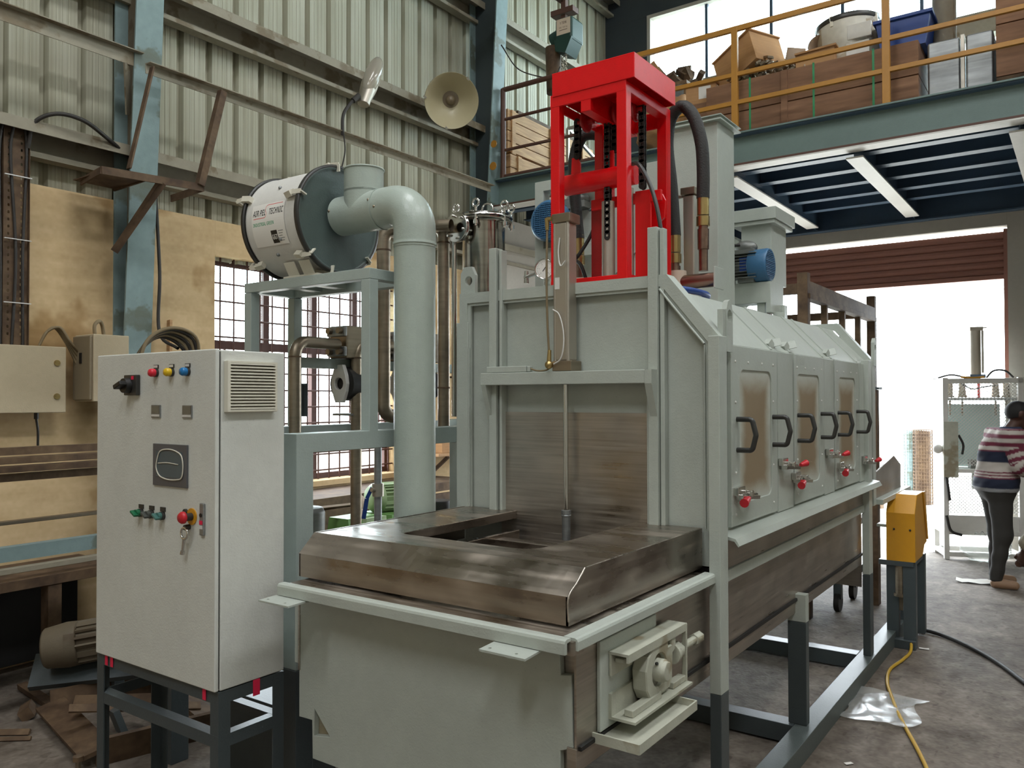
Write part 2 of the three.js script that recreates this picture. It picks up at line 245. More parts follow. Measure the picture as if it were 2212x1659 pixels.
// roof out of view; its glowing rooflights light the hall
{ const s = struct('ceiling', 'sheet metal roof with unseen rooflights lighting the hall');
  const xs = new Set([XL - 0.3, XR + 0.2]), zs = new Set([ZB - 0.2, ZF + 0.2]);
  for (const [x, z, w, l] of UNSEEN_ROOFLIGHTS) { xs.add(x - w / 2); xs.add(x + w / 2); zs.add(z - l / 2); zs.add(z + l / 2); }
  const X = [...xs].sort((p, q) => p - q), Z = [...zs].sort((p, q) => p - q), b = [];
  for (let i = 0; i < X.length - 1; i++) for (let j = 0; j < Z.length - 1; j++) {
    const cx = (X[i] + X[i + 1]) / 2, cz = (Z[j] + Z[j + 1]) / 2;
    if (!UNSEEN_ROOFLIGHTS.some(([x, z, w, l]) => Math.abs(cx - x) < w / 2 && Math.abs(cz - z) < l / 2)) b.push(box(X[i], X[i + 1], ROOF_Y, ROOF_Y + 0.12, Z[j], Z[j + 1], 0));
  }
  part(s, 'roof_sheet', b, M.girt);
  const glow = std({ color: '#efe6cf', emissive: UNSEEN_ROOFLIGHT.color, emissiveIntensity: 2.0, roughness: 0.6 });
  for (const [x, z, w, l] of UNSEEN_ROOFLIGHTS) {
    part(s, 'unseen_rooflight', box(x - w / 2, x + w / 2, ROOF_Y + 0.02, ROOF_Y + 0.05, z - l / 2, z + l / 2, 0), glow);
    const a = new THREE.RectAreaLight(UNSEEN_ROOFLIGHT.color, UNSEEN_ROOFLIGHT.power, w, l); a.position.set(x, ROOF_Y - 0.02, z); a.rotation.set(-Math.PI / 2, 0, 0); scene.add(a);  // unseen area light under each glowing sheet, lights the hall
  } }
// tapered steel columns along the left wall
const iCol = (name, label, z, web) => {
  const t = thing(name, label, 'column', [XL + 0.1, 0, z]);
  const f = (y) => -5.55 + 0.058 * (y - 0.6);
  part(t, 'web', ext('xy', [[XL, 0], [f(0), 0], [f(ROOF_Y), ROOF_Y], [XL, ROOF_Y]], z - 0.006, z + 0.006), web);
  part(t, 'inner_flange', ext('xy', [[f(0), 0], [f(0) + 0.014, 0], [f(ROOF_Y) + 0.014, ROOF_Y], [f(ROOF_Y), ROOF_Y]], z - 0.1, z + 0.1), M.column);
  part(t, 'outer_flange', box(XL - 0.001, XL + 0.013, 0, ROOF_Y, z - 0.1, z + 0.1, 0), M.column);
  return t;
};
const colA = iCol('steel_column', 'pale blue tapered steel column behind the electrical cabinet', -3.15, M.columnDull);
const colB = iCol('steel_column', 'pale blue tapered steel column at the left end of the mezzanine', -7.2, M.columnShade);  // web colour darkened to stand for the shade on it
part(colB, 'orange_stencil', [cyl(V(-5.26, 4.46, -7.09), V(-5.26, 4.46, -7.095), 0.04), cyl(V(-5.27, 4.22, -7.09), V(-5.27, 4.22, -7.095), 0.045)], M.orange);
// wall girts
const girt = (y, label) => {
  const t = thing('wall_girt', label, 'girt', [XL - 0.04, y - 0.2, -4], 'girts of the left wall'), x = XL - 0.05;
  part(t, 'channel', [box(x, x + 0.2, y - 0.006, y, ZB, ZF, 0), box(x + 0.19, x + 0.2, y - 0.075, y, ZB, ZF, 0), box(x, x + 0.008, y - 0.2, y, ZB, ZF, 0), box(x, x + 0.1, y - 0.206, y - 0.2, ZB, ZF, 0), box(x + 0.094, x + 0.1, y - 0.2, y - 0.17, ZB, ZF, 0)], M.girt);
};
girt(3.47, 'lowest girt just above the cream plaster wall'); girt(4.72, 'second girt up, above the lamp bar'); girt(6.1, 'third girt up the ribbed wall, behind the chain hoist'); girt(7.4, 'topmost girt under the roof of the ribbed wall');
// mezzanine
{ const t = thing('mezzanine_beam', 'grey green steel I beam carrying the mezzanine edge', 'beam', [0, 3.79, -7.2]);
  part(t, 'web', box(-5.45, XR, 3.8, 4.1, -7.3, -7.29, 0), M.beam);
  part(t, 'top_flange', box(-5.45, XR, 4.096, 4.11, -7.36, -7.2, 0), M.beam); part(t, 'bottom_flange', box(-5.45, XR, 3.79, 3.804, -7.36, -7.2, 0), M.white); part(t, 'primer_edge', box(-5.45, XR, 3.804, 3.822, -7.204, -7.199, 0), M.brownRail); }
{ const s = struct('mezzanine_floor', 'mezzanine floor of steel plate on joists'); part(s, 'deck_plate', box(XL, XR, 4.085, 4.11, ZB, -7.22, 0), M.beamDark);
  part(s, 'ledger_beam', [box(XL, XR, 3.72, 4.085, ZB, ZB + 0.012, 0), box(XL, XR, 3.72, 3.735, ZB, ZB + 0.12, 0)], M.beamDark); }
for (const [k, x] of [-3.9, -2.72, -1.62, -0.42].entries()) {
  const t = thing('cross_beam', ['cross beam under the mezzanine hidden behind the grey blower casing', 'white faced cross beam above the rear motor', 'white faced cross beam in the middle of the mezzanine ceiling', 'white faced cross beam at the far right of the mezzanine ceiling'][k], 'beam', [x, 3.74, -8.8]);
  part(t, 'web', box(x - 0.006, x + 0.006, 3.75, 4.085, ZB, -7.36, 0), M.beamDark); part(t, 'bottom_flange', box(x - 0.07, x + 0.07, 3.74, 3.755, -10.15, -7.36, 0), M.white);
}
for (const [k, z] of [-7.72, -8.22, -8.74, -9.26, -9.78].entries()) {
  const t = thing('joist', ['joist nearest the mezzanine edge', 'second joist in from the mezzanine edge', 'middle joist under the mezzanine', 'fourth joist in, second from the back wall', 'joist nearest the back wall under the mezzanine'][k] + ', dark blue steel', 'joist', [0, 3.86, z], 'joists of the mezzanine');
  part(t, 'web', box(XL, XR, 3.87, 4.085, z - 0.005, z + 0.005, 0), M.beamDark); part(t, 'bottom_flange', box(XL, XR, 3.86, 3.87, z - 0.06, z + 0.06, 0), M.beamDark);
}
// railings
{ const t = thing('railing', 'dark brown pipe railing at the left end of the mezzanine', 'railing', [-4.6, 4.11, -7.24]), z = -7.24;
  for (const x of [-5.24, -3.95]) part(t, 'post', cyl(V(x, 4.11, z), V(x, 5.1, z), 0.03, 0.03, 12), M.brownRail);
  for (const [y, r] of [[5.09, 0.027], [4.76, 0.017], [4.42, 0.017], [4.13, 0.024]]) part(t, 'rail', cyl(V(-5.24, y, z), V(-3.93, y, z), r, r, 12), M.brownRail); }
{ const t = thing('railing', 'orange square tube railing along the crates of the mezzanine', 'railing', [-1.5, 4.11, -7.24]), z = -7.24;
  for (const x of [-3.9, -2.62, -1.34, -0.06, 1.22]) part(t, 'post', box(x - 0.03, x + 0.03, 4.11, 5.09, z - 0.02, z + 0.02), M.orange);
  for (const [y, h] of [[5.07, 0.025], [4.65, 0.02], [4.39, 0.02]]) part(t, 'rail', box(-3.93, XR - 0.02, y - h, y + h, z - 0.018, z + 0.018), M.orange); }

// ---------- the conveyor washing machine ----------
const FX = -1.14;                                            // right outer face
{ const t = thing('washing_machine', 'long pale grey industrial parts washing machine with three side doors', 'machine', [-1.78, 0, -3.8]);
  const G = M.grey;
  // base frame
  part(t, 'base_beam', box(-1.2, -1.1, 0, 0.1, -6.6, -1.9), M.darkPad); part(t, 'base_beam', box(-2.4, -2.3, 0, 0.1, -6.6, -2.2), M.darkPad);
  for (const z of [-2.95, -4.1, -5.44]) part(t, 'base_cross_member', box(-2.3, -1.2, 0.01, 0.1, z - 0.05, z + 0.05), M.dark);
  const post = (x0, x1, z0, z1, y1) => { part(t, 'post', box(x0, x1, 0.6, y1, z0, z1), G); part(t, 'post_foot', box(x0, x1, 0.1, 0.6, z0, z1), M.dark); };
  post(-1.165, -1.12, -2.99, -2.91, 1.93); post(-1.23, -1.14, -4.13, -4.08, 0.735); post(-1.165, -1.12, -5.49, -5.4, 1.93);
  post(-2.4, -2.355, -2.99, -2.91, 1.05); post(-2.4, -2.355, -4.13, -4.08, 0.7); post(-2.4, -2.355, -5.49, -5.4, 1.05);
  // tank: folded sheet sides, open above
  part(t, 'tank_side', box(-1.198, -1.19, 0.71, 1.03, -5.5, -1.99, 0), M.steel); part(t, 'tank_side', box(-2.37, -2.362, 0.71, 1.03, -5.5, -1.99, 0), M.steel);
  part(t, 'tank_bottom', [ext('xy', [[-1.19, 0.71], [-1.55, 0.5], [-2.0, 0.5], [-2.37, 0.71], [-2.36, 0.71], [-2.0, 0.51], [-1.55, 0.51], [-1.2, 0.71]], -5.5, -2.02), box(-2.37, -1.19, 0.5, 1.03, -5.5, -5.49, 0)], M.steel);
  part(t, 'tank_keel', box(-1.225, -1.19, 0.64, 0.71, -5.5, -1.99), M.steel);
  part(t, 'tank_edge_strip', box(-1.2, -1.18, 0.7, 0.716, -5.5, -2.0), M.black);
  part(t, 'tank_end', ext('xy', [[-2.395, 1.0], [-2.395, 0.73], [-2.37, 0.73], [-2.37, 0.538], [-2.3, 0.54], [-2.297, 0.404], [-1.25, 0.404], [-1.248, 0.69], [-1.204, 0.706], [-1.209, 0.912], [-1.246, 0.906], [-1.25, 1.0]], -2.02, -1.995, [[[-2.287, 0.585], [-2.205, 0.502], [-2.29, 0.487]]], 0.002), G);
  part(t, 'tank_front', ext('xy', [[-2.36, 1.03], [-2.36, 0.71], [-2.25, 0.42], [-1.215, 0.42], [-1.215, 0.7], [-1.191, 0.71], [-1.191, 1.03]], -2.034, -2.0215), M.steel);
  part(t, 'tank_end_pocket', ext('xy', [[-2.292, 0.6], [-2.19, 0.495], [-2.292, 0.48]], -2.0208, -2.0202), M.greyDusty);
  // drip lips round the infeed table
  const lip = (z) => [[z, 1.036], [z - 0.003, 1.043], [z - 0.01, 1.046], [z - 0.032, 1.046], [z - 0.032, 1.036], [z - 0.012, 1.036], [z - 0.012, 1.006], [z, 1.006]];
  part(t, 'front_lip', ext('zy', lip(-1.88), -2.35, -1.16), G);
  part(t, 'side_lip', ext('xy', [[FX, 1.036], [FX - 0.003, 1.043], [FX - 0.01, 1.046], [FX - 0.045, 1.046], [FX - 0.045, 1.036], [FX - 0.012, 1.036], [FX - 0.012, 1.012], [FX, 1.012]], -2.92, -1.915), G);
  part(t, 'table_edge', [box(-2.345, -1.17, 1.03, 1.041, -2.1, -1.905, 0), box(-1.3, -1.18, 1.03, 1.04, -2.92, -2.05, 0), box(-1.2, -1.146, 1.0, 1.039, -1.96, -1.9, 0)], M.tray);
  for (const x of [-1.4, -2.36]) { const p = part(t, 'lip_bracket', ext('xz', [[x, -1.91], [x + 0.155, -1.91], [x + 0.165, -1.8], [x + 0.01, -1.8]], 0.998, 1.004, [circle(x + 0.03, -1.825, 0.005), circle(x + 0.12, -1.825, 0.005), circle(x + 0.03, -1.89, 0.005)]), G); }
  // chamber
  part(t, 'chamber_body', ext('xy', [[-2.38, 1.05], [-1.165, 1.05], [-1.165, 1.91], [-1.385, 2.14], [-2.38, 2.14]], -5.62, -3.0), G);
  const ring = [[-2.4, 1.0], [FX, 1.0], [FX, 1.93], [-1.355, 2.185], [-2.4, 2.185]], inner = [[-2.355, 1.0], [-1.185, 1.0], [-1.185, 1.91], [-1.375, 2.138], [-2.355, 2.138]];
  const uRing = [[-2.4, 1.0], [-2.355, 1.0], [-2.355, 2.138], [-1.375, 2.138], [-1.185, 1.91], [-1.185, 1.0], [FX, 1.0], [FX, 1.93], [-1.355, 2.185], [-2.4, 2.185]];
  part(t, 'front_frame', [ext('xy', uRing, -3.035, -2.965), ext('xy', [[-2.375, 1.19], [-2.34, 1.19], [-2.34, 2.125], [-1.385, 2.125], [-1.2, 1.905], [-1.2, 1.19], [-1.175, 1.19], [-1.175, 1.915], [-1.37, 2.15], [-2.375, 2.15]], -2.985, -2.972)], G);
  part(t, 'weld_bead', [tube([[-1.385, 2.128, -2.965], [-1.33, 2.06, -2.964], [-1.26, 1.975, -2.965], [-1.2, 1.905, -2.964]], 0.005, 6), tube([[-1.2, 1.9, -2.966], [-1.2, 1.6, -2.966], [-1.2, 1.2, -2.966]], 0.003, 5), tube([[-2.345, 1.93, -2.966], [-2.345, 1.6, -2.966], [-2.345, 1.2, -2.966]], 0.004, 5)], G);
  part(t, 'rear_frame', ext('xy', uRing, -5.7, -5.62), G);
  part(t, 'front_post_cover', box(-2.42, -2.35, 1.05, 2.05, -3.06, -2.965), G);
  for (const z of [-3.66, -3.94, -4.52, -4.7, -5.3]) part(t, 'roof_seam', bar(V(-1.167, 1.913, z), V(-1.383, 2.141, z), 0.008, 0.03), G);
  for (const [z, s] of [[-3.7, 1], [-3.93, 0.9], [-4.68, 0.9]]) part(t, 'gusset_plate', [ext('zy', [[z - 0.05, 1.935], [z, 1.965], [z + 0.05, 1.94], [z, 1.895]], -1.2, -1.175), bar(V(-1.19, 1.945, z - 0.03), V(-1.15, 1.955, z - 0.05), 0.04, 0.004)], G);
  // lifting lugs
  part(t, 'lifting_lug', [ext('zy', [[-3.095, 1.875], [-3.03, 1.875], [-3.03, 2.04], [-3.045, 2.07], [-3.065, 2.078], [-3.085, 2.06], [-3.095, 2.03]], -1.155, -1.135, [circle(-3.063, 2.015, 0.025)]), box(-1.165, -1.14, 1.872, 2.04, -3.035, -3.005)], G);
  part(t, 'lifting_lug', ext('xy', [[-2.405, 2.15], [-2.32, 2.15], [-2.32, 2.27], [-2.34, 2.31], [-2.385, 2.31], [-2.405, 2.28]], -3.0, -2.98, [circle(-2.358, 2.245, 0.022)]), G);
  part(t, 'lifting_lug', ext('zy', [[-5.69, 1.9], [-5.63, 1.9], [-5.63, 2.05], [-5.66, 2.08], [-5.69, 2.05]], -1.15, -1.13, [circle(-5.66, 2.02, 0.02)]), G);
  // front: guides, header beam and the lift gate
  part(t, 'gate_guide', [box(-2.215, -2.175, 1.19, 2.375, -3.0, -2.945), box(-2.165, -2.15, 1.19, 2.365, -3.0, -2.955)], G);
  part(t, 'gate_guide', [box(-1.43, -1.388, 1.19, 2.375, -3.0, -2.95), box(-1.385, -1.365, 1.19, 2.37, -3.0, -2.965), box(-1.445, -1.40, 1.19, 1.76, -3.0, -2.965)], G);
  part(t, 'header_beam', box(-2.23, -1.42, 1.755, 1.81, -2.995, -2.9), G);
  part(t, 'header_gusset', ext('zy', [[-2.9, 1.756], [-2.995, 1.756], [-2.995, 1.5], [-2.985, 1.5]], -2.225, -2.2), G); part(t, 'header_gusset', ext('zy', [[-2.9, 1.81], [-2.9, 1.755], [-2.975, 1.56], [-2.995, 1.56], [-2.995, 1.81]], -1.42, -1.39), G);
  part(t, 'sensor_cover', [box(-2.2, -1.985, 1.81, 1.838, -2.945, -2.905), box(-1.984, -1.968, 1.812, 1.836, -2.935, -2.91)], G);
  part(t, 'sensor_lead', tube([[-1.97, 1.825, -2.92], [-1.93, 1.815, -2.915], [-1.88, 1.818, -2.91], [-1.86, 1.83, -2.91]], 0.004, 6), M.cableTan);
  const gate = part(t, 'gate', box(-2.175, -1.445, 1.02, 1.637, -2.998, -2.985, 0), M.steel);
  // side doors
  const fog = texture(256, 1, (u, v) => { const e = Math.min(sstep(0.0, 0.32, u), sstep(1, 0.68, u), sstep(0, 0.22, v), sstep(1, 0.72, v)), n = fbm(u, v, 5, 12, 111, 5), g = hash(Math.floor(u * 256), Math.floor(v * 256), 3); return mixc([184, 186, 176], [140, 122, 98], clamp(e * 1.35 + (n - 0.5) * 0.5 + (g - 0.5) * 0.55 * e * (1.2 - e), 0, 1)); });
  const mCover = std({ map: fog, roughness: 0.55 });
  for (const [k, [a, b, wa, wb]] of [[-3.68, -3.105, -3.6, -3.2], [-4.475, -3.945, -4.385, -3.985], [-5.27, -4.7, -5.175, -4.78]].entries()) {
    const d = part(t, 'door', ext('zy', [[a, 1.19], [b, 1.19], [b, 1.905], [a, 1.905]], -1.165, -1.147, [rrect(wa, wb, 1.275, 1.81, 0.045, true)], 0.002), k === 2 ? G : M.grey, { label: ['nearest door', 'middle door', 'farthest door'][k] });
    const cover = ext('zy', rrect(wa - 0.01, wb + 0.01, 1.265, 1.82, 0.05), -1.163, -1.153);
    const p = cover.attributes.position, uv = new Float32Array(p.count * 2); for (let i = 0; i < p.count; i++) { uv[2 * i] = (p.getZ(i) - wa) / (wb - wa); uv[2 * i + 1] = (p.getY(i) - 1.275) / 0.535; } cover.setAttribute('uv', new THREE.BufferAttribute(uv, 2)); cover.userData.keep = true;
    part(d, 'window_cover', cover, mCover);
    const sc = []; for (const f of [0.1, 0.36, 0.66, 0.92]) sc.push(sph(V(-1.147, 1.842, a + (b - a) * f), 0.006, 0.7, 1, 1, 8)); for (const y of [1.68, 1.4, 1.235]) for (const f of [0.1, 0.92]) sc.push(sph(V(-1.147, y, a + (b - a) * f), 0.006, 0.7, 1, 1, 8));
    part(d, 'screw', sc, M.white);
    for (const z of [b - 0.06, a + 0.065]) part(d, 'handle', pipe([[-1.15, 1.612, z], [-1.085, 1.612, z], [-1.07, 1.55, z], [-1.085, 1.49, z], [-1.15, 1.49, z]], 0.0105, 0.016, 12), M.plastic);
  }
  part(t, 'door_post', box(-1.165, -1.15, 1.18, 1.905, -3.93, -3.7), G); part(t, 'door_post', box(-1.165, -1.15, 1.18, 1.905, -4.69, -4.49), G); part(t, 'door_post', box(-1.165, -1.148, 1.18, 1.905, -5.6, -5.29), G);
  part(t, 'sill_ledge', ext('xy', [[-1.165, 1.18], [-1.165, 1.165], [-1.1, 1.155], [-1.085, 1.135], [-1.08, 1.14], [-1.095, 1.165]], -5.58, -3.0), G);
  part(t, 'side_apron', box(-1.168, -1.158, 1.032, 1.16, -5.5, -2.99, 0), M.steel);
  part(t, 'side_rail', box(-1.185, -1.15, 0.985, 1.03, -5.48, -2.99), G);
  for (const [z, y, open] of [[-3.14, 1.306, 1], [-3.71, 1.384, 0], [-3.91, 1.306, 1], [-4.51, 1.385, 0], [-4.745, 1.298, 1], [-5.338, 1.298, 0]]) {
    const c = part(t, 'toggle_clamp', [box(-1.15, -1.125, y + 0.005, y + 0.04, z - 0.06, z + 0.02), box(-1.15, -1.115, y - 0.012, y + 0.012, z - 0.05, z + 0.0), bar(V(-1.12, y, z), V(-1.1, y - 0.01, z - 0.14), 0.014), cyl(V(-1.12, y - 0.004, z - 0.12), V(-1.12, y - 0.004, z - 0.17), 0.008, 0.008, 8), box(-1.128, -1.1, y - 0.006, y + 0.022, z - 0.09, z - 0.065)], M.chrome);
    part(c, 'clamp_grip', open ? cyl(V(-1.1, y - 0.018, z + 0.03), V(-1.105, y - 0.006, z - 0.04), 0.018, 0.009, 12) : cyl(V(-1.1, y, z - 0.16), V(-1.085, y + 0.008, z - 0.2), 0.009, 0.016, 12), M.rubberRed);
  }
  // roof edge of the infeed: blue hose
  part(t, 'roof_hose', tube([[-1.7, 2.155, -3.75], [-1.45, 2.165, -3.62], [-1.42, 2.165, -3.3], [-1.5, 2.16, -3.12], [-1.66, 2.17, -3.1]], 0.014, 10), M.blueDeep);
}
// stainless splash tray over the infeed
{ const t = thing('splash_tray', 'brown tinged stainless steel splash tray with open top in front of the gate', 'tray', [-1.79, 1.046, -2.5]);
  const top = new THREE.Shape(); top.moveTo(-2.36, -2.985); top.lineTo(-2.09, -2.985); top.lineTo(-2.09, -2.27); top.quadraticCurveTo(-2.09, -2.235, -2.055, -2.235); top.lineTo(-1.58, -2.235); top.quadraticCurveTo(-1.5, -2.235, -1.5, -2.32); top.lineTo(-1.5, -2.985); top.lineTo(-1.224, -2.985); top.lineTo(-1.224, -2.095); top.lineTo(-2.36, -2.07);
  part(t, 'top_sheet', ext('xz', top, 1.162, 1.198, [], 0.002), M.tray);
  part(t, 'front_skirt', [ext('xy', [[-2.375, 1.047], [-1.222, 1.047], [-1.222, 1.13], [-2.375, 1.13]], -2.008, -2.0)], M.tray);
  const sl = []; for (let i = 0; i < 24; i++) { const a = -2.375 + (1.153 * i) / 24, b = -2.375 + (1.153 * (i + 1)) / 24, zt = (x) => -2.07 - 0.025 * ((x + 2.36) / 1.14), w = (x) => 0.004 * Math.sin(x * 17) * Math.sin(x * 5.3); const q = (x, k) => (k ? [x, 1.198, zt(x)] : [x, 1.13 + w(x) * 0.3, -2.0 + w(x) * 0.4]);
    const A = q(a, 0), B = q(b, 0), C = q(b, 1), D = q(a, 1), g = new THREE.BufferGeometry(); g.setAttribute('position', new THREE.Float32BufferAttribute([...A, ...B, ...C, ...A, ...C, ...D], 3)); g.computeVertexNormals(); sl.push(g); }
  part(t, 'sloped_edge', sl, M.tray);
  part(t, 'side_skirt', ext('zy', [[-2.985, 1.047], [-2.0, 1.047], [-2.0, 1.13], [-2.095, 1.1965], [-2.985, 1.1965]], -1.23, -1.2215), M.tray); part(t, 'side_skirt', ext('zy', [[-2.985, 1.047], [-2.0, 1.047], [-2.0, 1.13], [-2.075, 1.198], [-2.985, 1.198]], -2.378, -2.37), M.tray);
  part(t, 'weld_bead', tube([[-1.221, 1.06, -2.0], [-1.221, 1.13, -2.0], [-1.221, 1.165, -2.05], [-1.222, 1.197, -2.094]], 0.0035, 6), M.steel); }
{ const t = thing('conveyor_bar', 'steel cross channel inside the open top of the splash tray', 'bar', [-1.78, 1.0, -2.78]);
  part(t, 'channel', [box(-2.1, -1.47, 1.095, 1.105, -2.84, -2.77), box(-2.1, -1.47, 1.02, 1.1, -2.775, -2.77)], M.tray); part(t, 'stop_block', box(-1.66, -1.6, 1.0, 1.02, -2.76, -2.72), M.black); part(t, 'side_guide', box(-2.07, -2.05, 0.95, 1.12, -2.95, -2.2), M.tray); part(t, 'side_guide', box(-1.54, -1.52, 0.95, 1.12, -2.95, -2.2), M.tray); }
{ const t = thing('conveyor_belt', 'dark slatted conveyor belt down inside the tank', 'conveyor', [-1.79, 0.85, -3.4]); const b = []; for (let z = -5.4; z < -2.06; z += 0.08) b.push(box(-2.3, -1.26, 0.85, 0.9, z, z + 0.07, 0)); part(t, 'slats', b, M.steel, { kind: 'stuff' }); }
// bearing take-up on the tank side
{ const t = thing('bearing_unit', 'grey painted take-up bearing with threaded adjuster on the tank side', 'bearing', [-1.19, 0.72, -2.36]), G = M.greyDusty;
  part(t, 'mounting_plate', box(-1.19, -1.178, 0.72, 0.985, -2.485, -2.105), M.grey);
  part(t, 'slide_rail', [ext('xy', [[-1.178, 0.945], [-1.11, 0.945], [-1.11, 0.92], [-1.118, 0.92], [-1.118, 0.937], [-1.178, 0.937]], -2.575, -2.155), box(-1.178, -1.168, 0.87, 0.945, -2.575, -2.155), box(-1.165, -1.135, 0.91, 0.925, -2.3, -2.17)], G);
  part(t, 'slide_rail', [ext('xy', [[-1.178, 0.745], [-1.09, 0.745], [-1.09, 0.753], [-1.168, 0.753], [-1.168, 0.82], [-1.178, 0.82]], -2.575, -2.155), box(-1.14, -1.11, 0.753, 0.775, -2.38, -2.18), box(-1.14, -1.11, 0.753, 0.775, -2.57, -2.47)], G);
  part(t, 'end_bar', box(-1.125, -1.108, 0.745, 0.945, -2.578, -2.566), G);
  const c = V(-1.13, 0.842, -2.375);
  part(t, 'housing', [ext('zy', [[-2.47, 0.79], [-2.45, 0.765], [-2.31, 0.765], [-2.285, 0.8], [-2.28, 0.86], [-2.3, 0.9], [-2.34, 0.925], [-2.44, 0.925], [-2.44, 0.9], [-2.465, 0.9], [-2.465, 0.925], [-2.5, 0.925], [-2.5, 0.88], [-2.475, 0.87]], -1.165, -1.115, [circle(-2.375, 0.842, 0.052)], 0.004), box(-1.15, -1.125, 0.753, 0.77, -2.45, -2.31)], G);
  part(t, 'bearing_insert', [lathe([[0.05, 0], [0.05, 0.02], [0.036, 0.022], [0.036, 0.05], [0.03, 0.052], [0.03, 0.062], [0.026, 0.065], [0, 0.065]], V(-1.15, 0.842, -2.375), V(1, 0, 0), 28)], G);
  part(t, 'set_screw', cyl(V(-1.113, 0.87, -2.345), V(-1.108, 0.872, -2.343), 0.005, 0.005, 8), M.black);
  part(t, 'adjuster', [cyl(V(-1.13, 0.86, -2.5), V(-1.13, 0.86, -2.72), 0.013, 0.013, 14), cyl(V(-1.13, 0.86, -2.68), V(-1.13, 0.86, -2.73), 0.02, 0.02, 6), cyl(V(-1.13, 0.86, -2.515), V(-1.13, 0.86, -2.545), 0.03, 0.03, 6), cyl(V(-1.13, 0.86, -2.49), V(-1.13, 0.86, -2.505), 0.034, 0.034, 20)], G); }
{ const t = thing('drip_tray', 'shallow grey drip tray projecting under the bearing', 'tray', [-1.1, 0.7, -2.28]);
  part(t, 'tray_pan', [box(-1.19, -1.04, 0.7, 0.706, -2.485, -2.08, 0), box(-1.045, -1.038, 0.698, 0.728, -2.49, -2.08), box(-1.19, -1.04, 0.698, 0.728, -2.492, -2.485), box(-1.2, -1.04, 0.698, 0.728, -2.086, -2.078)], M.greyDusty); }
// pneumatic gate cylinder
{ const t = thing('pneumatic_cylinder', 'square aluminium pneumatic cylinder lifting the front gate', 'cylinder', [-1.805, 1.81, -2.945]), z0 = -2.985, z1 = -2.905;
  part(t, 'barrel', [box(-1.842, -1.772, 1.85, 2.44, z0, z1, 0.012), ...[-1.838, -1.776].map((x) => cyl(V(x, 1.85, z1 - 0.008), V(x, 2.44, z1 - 0.008), 0.008, 0.008, 8))], M.alu);
  part(t, 'end_cap', box(-1.85, -1.76, 2.435, 2.475, z0 - 0.005, z1 + 0.003), M.pipe); part(t, 'end_cap', box(-1.85, -1.755, 1.81, 1.855, z0 - 0.005, z1 + 0.003), M.pipe);
  part(t, 'air_fitting', [cyl(V(-1.845, 2.455, -2.9), V(-1.87, 2.455, -2.9), 0.01, 0.01, 10), cyl(V(-1.87, 2.46, -2.9), V(-1.87, 2.41, -2.9), 0.011, 0.008, 10)], M.brass); part(t, 'air_fitting', [sph(V(-1.86, 1.838, -2.895), 0.018), cyl(V(-1.86, 1.84, -2.895), V(-1.86, 1.9, -2.9), 0.011, 0.008, 10)], M.brass);
  part(t, 'air_tube', tube([[-1.87, 2.42, -2.9], [-1.872, 2.2, -2.898], [-1.868, 2.0, -2.898], [-1.862, 1.89, -2.9]], 0.005, 8), M.cableTan);
  part(t, 'cable_tie', [tube([[-1.808, 2.37, -2.9], [-1.812, 2.3, -2.896], [-1.798, 2.25, -2.893], [-1.775, 2.27, -2.893]], 0.003, 6), tube([[-1.835, 1.84, -2.893], [-1.8, 1.86, -2.89], [-1.785, 1.95, -2.893], [-1.81, 2.05, -2.893], [-1.84, 2.07, -2.895]], 0.003, 6)], M.white);
  part(t, 'label_plate', box(-1.836, -1.812, 2.155, 2.205, z1 - 0.002, z1 + 0.0015, 0), M.white);
  part(t, 'piston_rod', cyl(V(-1.808, 1.81, -2.945), V(-1.808, 1.2, -2.945), 0.011, 0.011, 16), M.chrome);
  part(t, 'rod_coupling', [cyl(V(-1.808, 1.225, -2.945), V(-1.808, 1.205, -2.945), 0.021, 0.021, 6), cyl(V(-1.808, 1.2, -2.945), V(-1.808, 1.1, -2.945), 0.018, 0.018, 18), tor(V(-1.808, 1.203, -2.945), 0.018, 0.004, 'y', 18, 6)], M.galv); }

